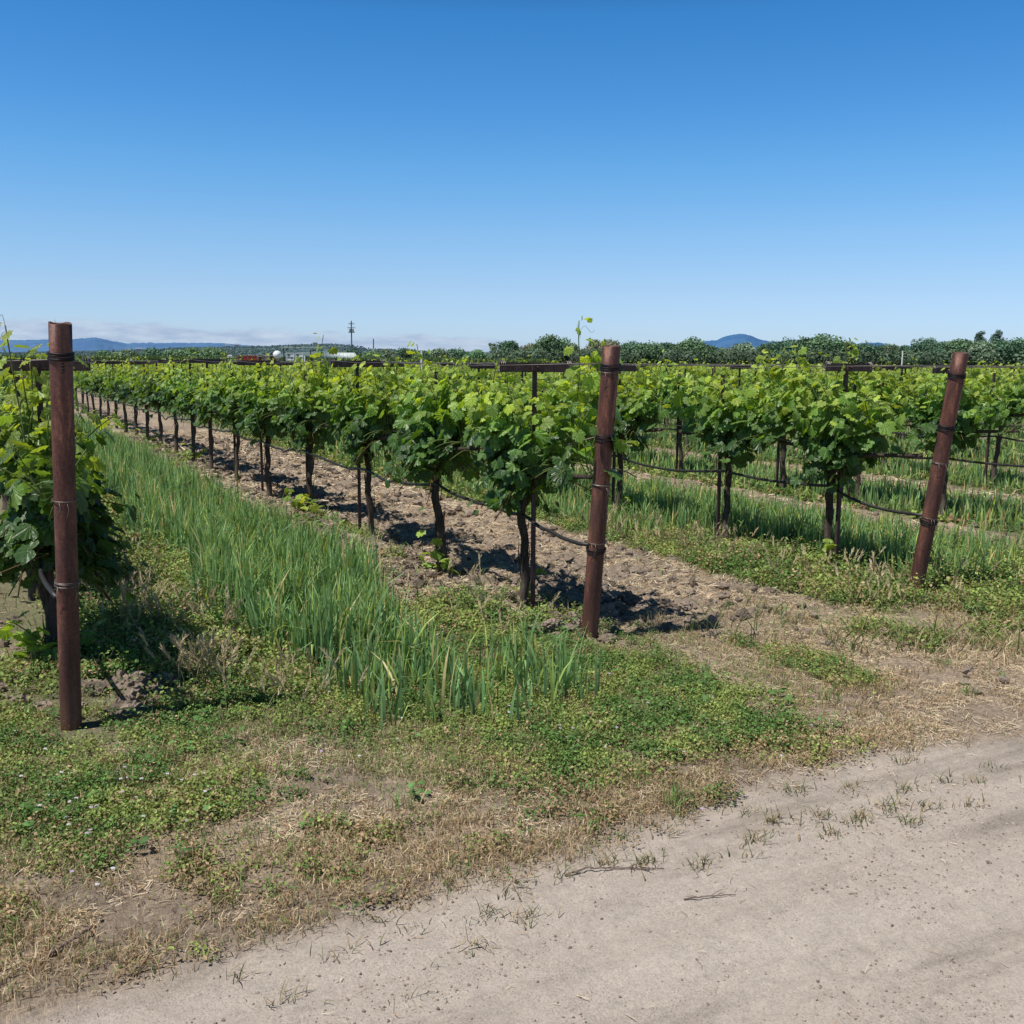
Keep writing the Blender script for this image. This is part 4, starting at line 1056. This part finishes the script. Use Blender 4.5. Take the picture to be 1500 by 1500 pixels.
# ------------------------------------------------------------------ trees and shrubs
M_tbark = simple_mat('tree_bark', (.07, .055, .045), .9, 6, .4, .5)
def tree_meshes(seed, h, wd, kind='oak', col=(.055, .10, .035), n=7500):
    q = np.random.default_rng(seed); g = G(); P = []
    base = .12 if kind in ('oak', 'bush') else .1
    if kind == 'bush': base = .0
    L = []
    if kind in ('oak', 'bush'):
        for k in range(26 if kind == 'oak' else 12):
            a = q.uniform(0, 6.28); z_ = q.uniform(base+.10, .84); rr = wd/2*math.sqrt(max(.05, 1-((z_-.42)/.52)**2))*q.uniform(.35, .80)
            L.append((math.cos(a)*rr, math.sin(a)*rr, z_*h, q.uniform(.11, .24)*wd))
        L.append((0, 0, h*.80, wd*.22)); L.append((0, 0, h*.5, wd*.36)); L.append((0, 0, h*.28, wd*.36))
    elif kind == 'conifer':
        for k in range(26):
            z_ = .1+.88*k/26; rr = wd/2*(1-z_)**.7*q.uniform(.4, .9); a = q.uniform(0, 6.28)
            L.append((math.cos(a)*rr, math.sin(a)*rr, z_*h, wd*(.30*(1-z_)+.12)))
    elif kind == 'sparse':
        for k in range(18):
            a = q.uniform(0, 6.28); z_ = q.uniform(.35, .97); rr = wd/2*q.uniform(.2, .9)*(1.1-z_*.5)
            L.append((math.cos(a)*rr, math.sin(a)*rr, z_*h, q.uniform(.06, .12)*wd))
        n = n//3
    L = np.array(L); wts = L[:, 3]**2; k = q.choice(len(L), n, p=wts/wts.sum())
    d = norm(q.normal(0, 1, (n, 3))); rad = q.random(n)**.35*q.uniform(.85, 1.12, n)
    P = L[k, :3]+d*(L[k, 3]*rad)[:, None]*[1, 1, .82]; P[:, 2] = np.maximum(P[:, 2], .05*h if kind != 'bush' else .1)
    N = d*.7+q.normal(0, .6, (n, 3))+[0, 0, .4]; T = q.normal(0, 1, (n, 3))
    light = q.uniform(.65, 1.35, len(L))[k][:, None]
    C = (np.array(col)*2.1+np.array([.018, .026, .038]))*light*q.uniform(.7, 1.35, (n, 1))*(.45+.65*rad[:, None])  # bluish haze added into the leaf colour; darker inside each clump
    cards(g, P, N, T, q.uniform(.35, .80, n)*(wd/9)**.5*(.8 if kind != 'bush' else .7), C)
    gt = G(); hh = h*(.55 if kind != 'conifer' else .9)
    tube(gt, [(0, 0, -.3), (.05*wd*.3, 0, hh*.5), (0, 0, hh)], [h*.035, h*.025, h*.01], (1, 1, 1), 7, .1)
    for l in L[:8]: tube(gt, [(0, 0, hh*.45), (l[0]*.5, l[1]*.5, (hh*.45+l[2])*.5), (l[0], l[1], l[2])], [h*.014, h*.009, h*.003], (1, 1, 1), 5)
    return g.mesh('crown', M_tree), gt.mesh('trunk', M_tbark, True)
def place(azd, D): x, y = dirv(azd)*D; return (x, y, hz(x, y))
def tree(azd, topel, D, wd, kind, label, col, seed, nm='tree', group='trees behind the vineyard'):
    x, y, z0 = place(azd, D); h = (1.6+D*math.tan(R(topel))-z0)*dict(bush=1.0, conifer=1.13, oak=1.03, sparse=1.05)[kind]
    c, t_ = tree_meshes(seed, h, wd, kind, col)
    t = thing(nm, label, 'tree' if nm != 'shrub' else 'shrub', (x, y, z0), 0, group)
    link('crown', c, t); link('trunk', t_, t)
DK = (.040, .078, .036); MD = (.060, .105, .042); GY = (.085, .115, .062); BR = (.11, .115, .065)
TR = [(26.89, .98, 330, 5, 'sparse', 'thin half-bare tree at the left end of the tree line', GY), (27.83, 1.11, 330, 9, 'oak', 'round dark green tree right of the thin half-bare tree', DK),
 (28.95, .95, 340, 9, 'oak', 'low olive tree left of the big domed tree', BR), (30.01, 1.36, 330, 13, 'oak', 'big domed green tree above the middle vine, tallest left of the middle post', MD),
 (31.2, 1.0, 350, 9, 'oak', 'low grey-green tree just right of the big domed tree', GY), (32.5, 1.22, 340, 8, 'oak', 'brownish olive tree just left of the middle post top', BR),
 (33.3, 1.27, 335, 8, 'oak', 'brownish tree directly behind the middle post top', BR), (34.5, .98, 320, 12, 'oak', 'wide dark tree just right of the middle post', DK),
 (35.5, 1.0, 315, 11, 'oak', 'second wide dark tree right of the middle post', MD), (36.4, 1.02, 325, 10, 'oak', 'rounded green tree, third right of the middle post', DK),
 (37.8, 1.17, 320, 14, 'oak', 'large rounded oak left of the blue mountain', MD), (38.9, .86, 330, 8, 'oak', 'low dark tree below the left slope of the blue mountain', DK), (39.7, .74, 340, 8, 'oak', 'lowest grey-green tree right under the mountain top', GY),
 (40.6, .98, 320, 11, 'oak', 'pale olive tree under the right slope of the mountain', GY), (41.8, 1.06, 330, 9, 'oak', 'dark narrow tree at the foot of the mountain right side', DK),
 (42.9, 1.25, 320, 12, 'oak', 'dark round tree right of the blue mountain', DK), (44.5, 1.35, 315, 15, 'oak', 'largest bright green oak right of the mountain', MD), (45.6, 1.18, 320, 10, 'oak', 'green tree attached to the right of the largest oak', MD),
 (46.8, 1.04, 320, 10, 'oak', 'mid-green tree below the small blue hump on the right', DK), (47.8, .97, 325, 9, 'oak', 'soft grey-green tree above the white stake', GY), (48.75, .9, 325, 8, 'oak', 'low dark tree in the dip left of the leaning post', DK),
 (49.9, 1.24, 320, 11, 'oak', 'dark tree with ragged top left of the leaning right post', DK), (50.75, 1.1, 325, 9, 'oak', 'olive tree just left of the leaning right post top', BR), (51.4, 1.2, 320, 9, 'oak', 'green tree behind the top of the leaning right post', MD),
 (52.25, 1.5, 380, 7, 'conifer', 'left one of the two tall dark conifers at far right', (.03, .055, .034)), (53.05, 1.54, 380, 7.5, 'conifer', 'right one of the two tall dark conifers at far right', (.03, .055, .034)),
 (52.6, 1.05, 310, 11, 'oak', 'olive tree in front of the two dark conifers', GY), (53.8, 1.1, 310, 13, 'oak', 'dark tree at the right edge of the picture', DK), (55.0, 1.08, 315, 12, 'oak', 'dark tree cut off by the right edge', DK)]
for i, (a, e, D, wd, kd, lab, cl) in enumerate(TR): tree(a, e, D, wd*1.08, kd, lab, cl, 900+i)
# understorey that closes the tree line
gU = G()
for k in range(260):
    a = rng.uniform(27.0, 56.5); D = rng.uniform(300, 345); x, y, z0 = place(a, D); n = 90
    d = norm(rng.normal(0, 1, (n, 3))); P = np.array([x, y, z0+2.0])+d*rng.uniform(.5, 1, (n, 1))*[3.2, 3.2, 2.5]
    cards(gU, P, d+[0, -.2, .4], rng.normal(0, 1, (n, 3)), rng.uniform(.5, .95, n), np.array([.085, .130, .080])*rng.uniform(.6, 1.4, (n, 1))*rng.uniform(.7, 1.3))
tag(gU.obj('undergrowth', M_tree), 'dark low undergrowth below the tree line behind the vineyard', 'undergrowth', kind='stuff')
# left-hand shrubs
SH = [(6.4, .18, 'low green shrub at the left end of the far hedge'), (7.6, .24, 'rounded shrub, second in the far hedge from the left'), (8.8, .30, 'green shrub left of the tallest bushy thicket'), (9.8, .33, 'bushy willow-like shrub in the left distance'), (10.8, .48, 'tall feathery light green shrub left of the red bins'),
      (11.7, .42, 'feathery light green shrub beside the mesh dome'), (17.7, .22, 'shrub in front of the left end of the white hoop house'), (18.5, .28, 'dark reedy shrub in front of the middle of the white hoop house'), (19.2, .26, 'shrub in front of the right end of the hoop house'), (20.2, .36, 'round shrub right of the hoop house below the short pole'),
      (21.1, .45, 'grey-green shrub right of the short utility pole'), (22.0, .52, 'dark leafy shrub between short pole and white stake'), (23.0, .42, 'low shrub beside the tall white stake'), (24.0, .55, 'pale bushy tree right of the tall white stake'), (25.0, .48, 'low dark bush in the gap before the tree line'), (26.0, .56, 'bush just left of the thin half-bare tree')]
for i, (a, e, lab) in enumerate(SH): tree(a, e+.0, 262+8*(i % 3), 6.5+(i % 3)*1.2, 'bush', lab, (MD, GY, DK)[i % 3] if i not in (4, 5) else (.085, .14, .06), 1200+i, 'shrub', 'shrubs left of the tree line')
# reed-like green margin behind the vineyard, left
P = []
n = 9000; a = rng.uniform(0, 30, n); D = rng.uniform(225, 258, n); x = np.sin(np.radians(a))*D; y = np.cos(np.radians(a))*D
Pm = np.stack([x, y, height(x, y)], 1)
g = G(); blades(g, Pm, rng.uniform(.5, 1.3, n), rng.uniform(.15, .35, n), rng.uniform(0, 6.28, n), rng.uniform(.1, .6, n), np.array([.085, .13, .045])*rng.uniform(.7, 1.3, (n, 1)), 2)
tag(g.obj('field_grass', M_grass), 'pale green field grass beyond the vineyard on the left', 'grass', kind='stuff')

# ------------------------------------------------------------------ far things on the left
M_paint = simple_mat('painted', None, .5, 8, .12, .05)
RED = (.45, .05, .045); WHT = (.78, .78, .76); DRK = (.035, .03, .03)
D0 = 222
def sz(px): return px/1500*D0*1.02
def at(azd, D=D0): x, y = dirv(azd)*D; return (x, y, hz(x, y)), -R(azd)
for i, (a, lab) in enumerate([(13.28, 'tilted red bin at the left end of the red bins'), (13.5, 'red bin, second from the left of four'), (13.76, 'red bin, third from the left of four'), (14.0, 'red bin at the right end, beside the dark equipment')]):
    loc, rz = at(a); t = thing('red_bin', lab, 'bin', loc, rz, 'red bins in the left distance')
    g = G(); w_ = sz(5.6); h_ = sz(7.5); b_ = .82
    v = np.array([[sx*w_/2*f, sy*w_/2*f, z_] for z_, f in ((0, b_), (h_, 1)) for sx, sy in ((-1, -1), (1, -1), (1, 1), (-1, 1))])
    g.add(v, np.array([[0, 1, 5, 4], [1, 2, 6, 5], [2, 3, 7, 6], [3, 0, 4, 7], [3, 2, 1, 0]]), RED); g.obj('bin_body', M_paint, t)
    g = G()
    for s in (-1, 1): box(g, (s*w_/2, 0, h_), (.07, w_+.1, .1), (.6, .1, .08)); box(g, (0, s*w_/2, h_+.002), (w_, .07, .1), (.6, .1, .08))
    g.obj('rim', M_paint, t)
    if i == 0: t.rotation_euler = (0, -.25, rz)
for a, w_, h_, c, lab in [(14.28, 5.5, 9, (.10, .05, .04), 'dark brown farm crate just right of the red bins'), (14.58, 5.5, 10, (.32, .27, .24), 'pale and brown farm equipment between two dark crates'), (14.87, 5, 10, (.05, .04, .04), 'black crate next to the round white tank')]:
    loc, rz = at(a); t = thing('farm_crate', lab, 'crate', loc, rz, 'farm crates in the left distance'); w2, h2 = sz(w_), sz(h_)
    g = G(); box(g, (0, 0, h2/2), (w2, w2, h2), c); g.obj('crate_body', M_paint, t)
    g = G()
    for s in (-1, 1): box(g, (s*w2*.42, -w2/2-.03, h2/2), (.1, .06, h2), (.3, .12, .1)); 
    box(g, (0, -w2/2-.07, h2*.8), (w2*.95, .06, .12), (.55, .5, .47)); g.obj('frame', M_paint, t)
# round tank
loc, rz = at(15.18); t = thing('storage_tank', 'round white storage tank on a stand in the left distance', 'tank', loc, rz)
g = G(); v, f = ico(2); r_ = sz(6.0); cz = sz(9); g.add(v*[r_, r_*1.3, r_]+[0, 0, cz], f, (.72, .75, .76)); g.obj('tank_shell', M_paint, t, True)
for s in (-1, 1):
    g = G(); box(g, (s*r_*.6, 0, cz/2), (.12, r_*1.2, cz), DRK); g.obj('leg', M_paint, t)
for a, lab in ((15.85, 'left one of the two white framed liquid totes'), (16.32, 'right one of the two white framed liquid totes')):
    loc, rz = at(a); t = thing('liquid_tote', lab, 'tote', loc, rz, 'white totes in the left distance'); w2, h2 = sz(11), sz(12.5)
    g = G(); box(g, (0, 0, h2*.53), (w2*.9, w2*.9, h2*.82), WHT); g.obj('tank_body', M_paint, t)
    g = G()
    for s in (-1, 1): box(g, (s*w2*.47, -w2*.47, h2/2), (.09, .09, h2), WHT)
    for k in range(3): box(g, (0, -w2*.48, h2*(.15+.4*k)), (w2, .06, .08), WHT)
    g.obj('cage', M_paint, t)
    g = G(); box(g, (-w2*.15, -w2*.46, h2*.62), (w2*.28, .06, h2*.38), (.10, .12, .13)); box(g, (w2*.22, -w2*.46, h2*.38), (w2*.2, .06, h2*.25), (.16, .18, .18)); g.obj('opening', M_paint, t)
    g = G(); box(g, (0, 0, .08), (w2, w2, .16), (.3, .3, .3)); g.obj('pallet', M_paint, t)
for a, e, lab in ((15.53, .69, 'dark bare pole just right of the round white tank'), (16.95, .60, 'dark bare pole right of the two white totes')):
    loc, rz = at(a, 225); t = thing('dark_pole', lab, 'pole', loc, rz, 'dark poles in the left distance')
    h_ = 1.6+225*math.tan(R(e))-loc[2]; g = G(); tube(g, [(0, 0, 0), (0, 0, h_)], .11, (.04, .03, .028), 8); g.obj('shaft', M_paint, t); g = G(); box(g, (0, 0, h_), (.26, .26, .10), (.05, .04, .04)); g.obj('cap', M_paint, t)
# hoop house
loc, rz = at(18.5, 240); t = thing('hoop_house', 'long low white hoop greenhouse behind dark shrubs', 'greenhouse', loc, rz)
g = G(); L_ = 56/1500*240; th = np.linspace(0, np.pi, 14); H_ = 2.1
V = np.array([[sx*(L_/2-(1.1*math.sin(a) if 1 else 0)), 3.2*math.cos(a), H_*math.sin(a)**.8] for sx in (-1, 1) for a in th])
q = np.array([[k, k+1, 14+k+1, 14+k] for k in range(13)]); g.add(V, [q, np.arange(14)[None], (np.arange(14)+14)[None][:, ::-1]], (.50, .57, .53)); g.obj('plastic_cover', M_paint, t, True)
g = G()
for k in range(9):
    xx = (-.5+k/8)*(L_-2.3); tube(g, [(xx, 3.24*math.cos(a), (H_+.03)*math.sin(a)**.8) for a in th], .035, (.42, .47, .44), 4)
g.obj('hoops', M_paint, t)
# mesh dome
loc, rz = at(12.72, 235); t = tag(link('mesh_dome', None), 'pale see-through mesh dome in the far field left of the red bins', 'dome'); t.location = loc
g = G()
for k in range(7):
    a = k*math.pi/7; tt = np.linspace(0, math.pi, 12); tube(g, np.stack([math.cos(a)*.95*np.cos(tt), math.sin(a)*.95*np.cos(tt), 1.35*np.sin(tt)], 1), .05, (.5, .56, .5), 4)
g.obj('ribs', M_paint, t)
g = G()
for z_ in (.4, .8, 1.15):
    tt = np.linspace(0, 6.28, 14, endpoint=False); rr = .95*math.sqrt(1-(z_/1.35)**2); tube(g, np.stack([rr*np.cos(tt), rr*np.sin(tt), z_+0*tt], 1), .045, (.5, .56, .5), 4, closed=True)
g.obj('hoops', M_paint, t)
# utility poles
M_pole = simple_mat('utility_pole', None, .8, 3, .25, .2)
def upole(azd, el, D, label, arms):
    loc, rz = at(azd, D); h_ = 1.6+D*math.tan(R(el))-loc[2]
    t = thing('utility_pole', label, 'utility pole', loc, rz, 'utility poles')
    g = G(); tube(g, [(0, 0, -.3), (0, 0, h_)], [.21, .15], (.10, .09, .085), 9); g.obj('shaft', M_pole, t)
    for z_, w_ in arms:
        g = G(); box(g, (0, -.18, h_-z_), (w_, .14, .16), (.11, .10, .09)); c = g.obj('crossarm', M_pole, t)
        g = G()
        for s in (-1, -.4, .4, 1): tube(g, [(s*w_*.45, -.18, h_-z_+.08), (s*w_*.45, -.18, h_-z_+.34)], .06, (.2, .18, .17), 6)
        g.obj('insulators', M_pole, c)
    if len(arms) > 1:
        for s in (-1, 1):
            g = G(); tube(g, [(s*.42, -.3, h_-3.2), (s*.42, -.3, h_-2.3)], .24, (.22, .23, .24), 9); g.obj('transformer', M_pole, t)
upole(19.16, 2.19, 300, 'taller utility pole with cross arms and transformers above the hoop house', [(.9, 1.6), (2.0, 2.2), (3.3, 1.8)])
upole(20.34, 1.24, 320, 'shorter bare utility pole right of the taller one', [])
# white stakes sticking out of the vines
for n_, t_, e, lab in [(22.5, None, .70, 'tall thin white stake above the vines at the right, left of the leaning post')]: pass
def wstake(azd, el, D, label, w_=.035):
    x, y = dirv(azd)*D; z0 = hz(x, y); h_ = 1.6+D*math.tan(R(el))-z0
    g = G(); tube(g, [(0, 0, 0), (0, 0, h_*.5), (.01, 0, h_)], [w_*.55, w_*.5, w_*.45], (.74, .74, .70), 8)
    o = link('white_stake', g.mesh('white_stake', M_paint), None, (x, y, z0)); tag(o, label, 'stake', 'white stakes among the vines')
wstake(48.59, .72, 27, 'thin white stake above the vines left of the leaning right post')
wstake(22.94, .60, 23, 'tallest white stake left of the middle, beside a rusty stake', .05)
wstake(16.62, .28, 45, 'white stake in front of the white totes in the distance', .07)
wstake(20.37, .05, 55, 'white stake below the short utility pole', .07)
wstake(7.75, .10, 75, 'leftmost short white stake on the far field edge', .09)
wstake(9.43, .10, 80, 'second short white stake from the left on the far field edge', .09)
wstake(10.9, .08, 80, 'short white stake below the tall feathery shrub', .09)
wstake(13.0, .08, 75, 'white stake just left of the red bins', .09)
wstake(18.3, -.02, 62, 'white stake in front of the hoop house', .09)
wstake(52.3, .0, 50, 'short white stake right of the leaning right post', .07)
wstake(54.0, -.02, 55, 'short white stake near the right edge of the picture', .07)
# houses on the wooded hills
M_house = simple_mat('house_wall', None, .8, .2, .1, .05)
for i, (a, jj, lab) in enumerate([(12.6, 14, 'pale house on the wooded hill above the mesh dome'), (13.1, 17, 'small white house higher on the wooded hill'), (8.2, 12, 'low pale farmhouse on the hill at left'), (17.2, 19, 'tiny pale house on the ridge left of the taller utility pole')]):
    A_ = np.linspace(-8, 40, 420); k = int(np.argmin(abs(A_-a))); p = MH[jj, k]
    t = thing('house', lab, 'house', (p[0], p[1], p[2]), -R(a), 'houses on the wooded hills')
    g = G(); box(g, (0, 0, 2.2), (10+i, 7, 6), (.46, .47, .48)); g.obj('wall', M_house, t)
    g = G(); w2 = 5.6+i*.5; g.add([(-w2, -4.2, 5.2), (w2, -4.2, 5.2), (w2, 4.2, 5.2), (-w2, 4.2, 5.2), (-w2, 0, 7.2), (w2, 0, 7.2)], [np.array([[0, 1, 5, 4], [2, 3, 4, 5]]), np.array([[0, 4, 3], [1, 2, 5]])], (.24, .24, .26)); g.obj('roof', M_house, t)
print('objects', len(bpy.data.objects))
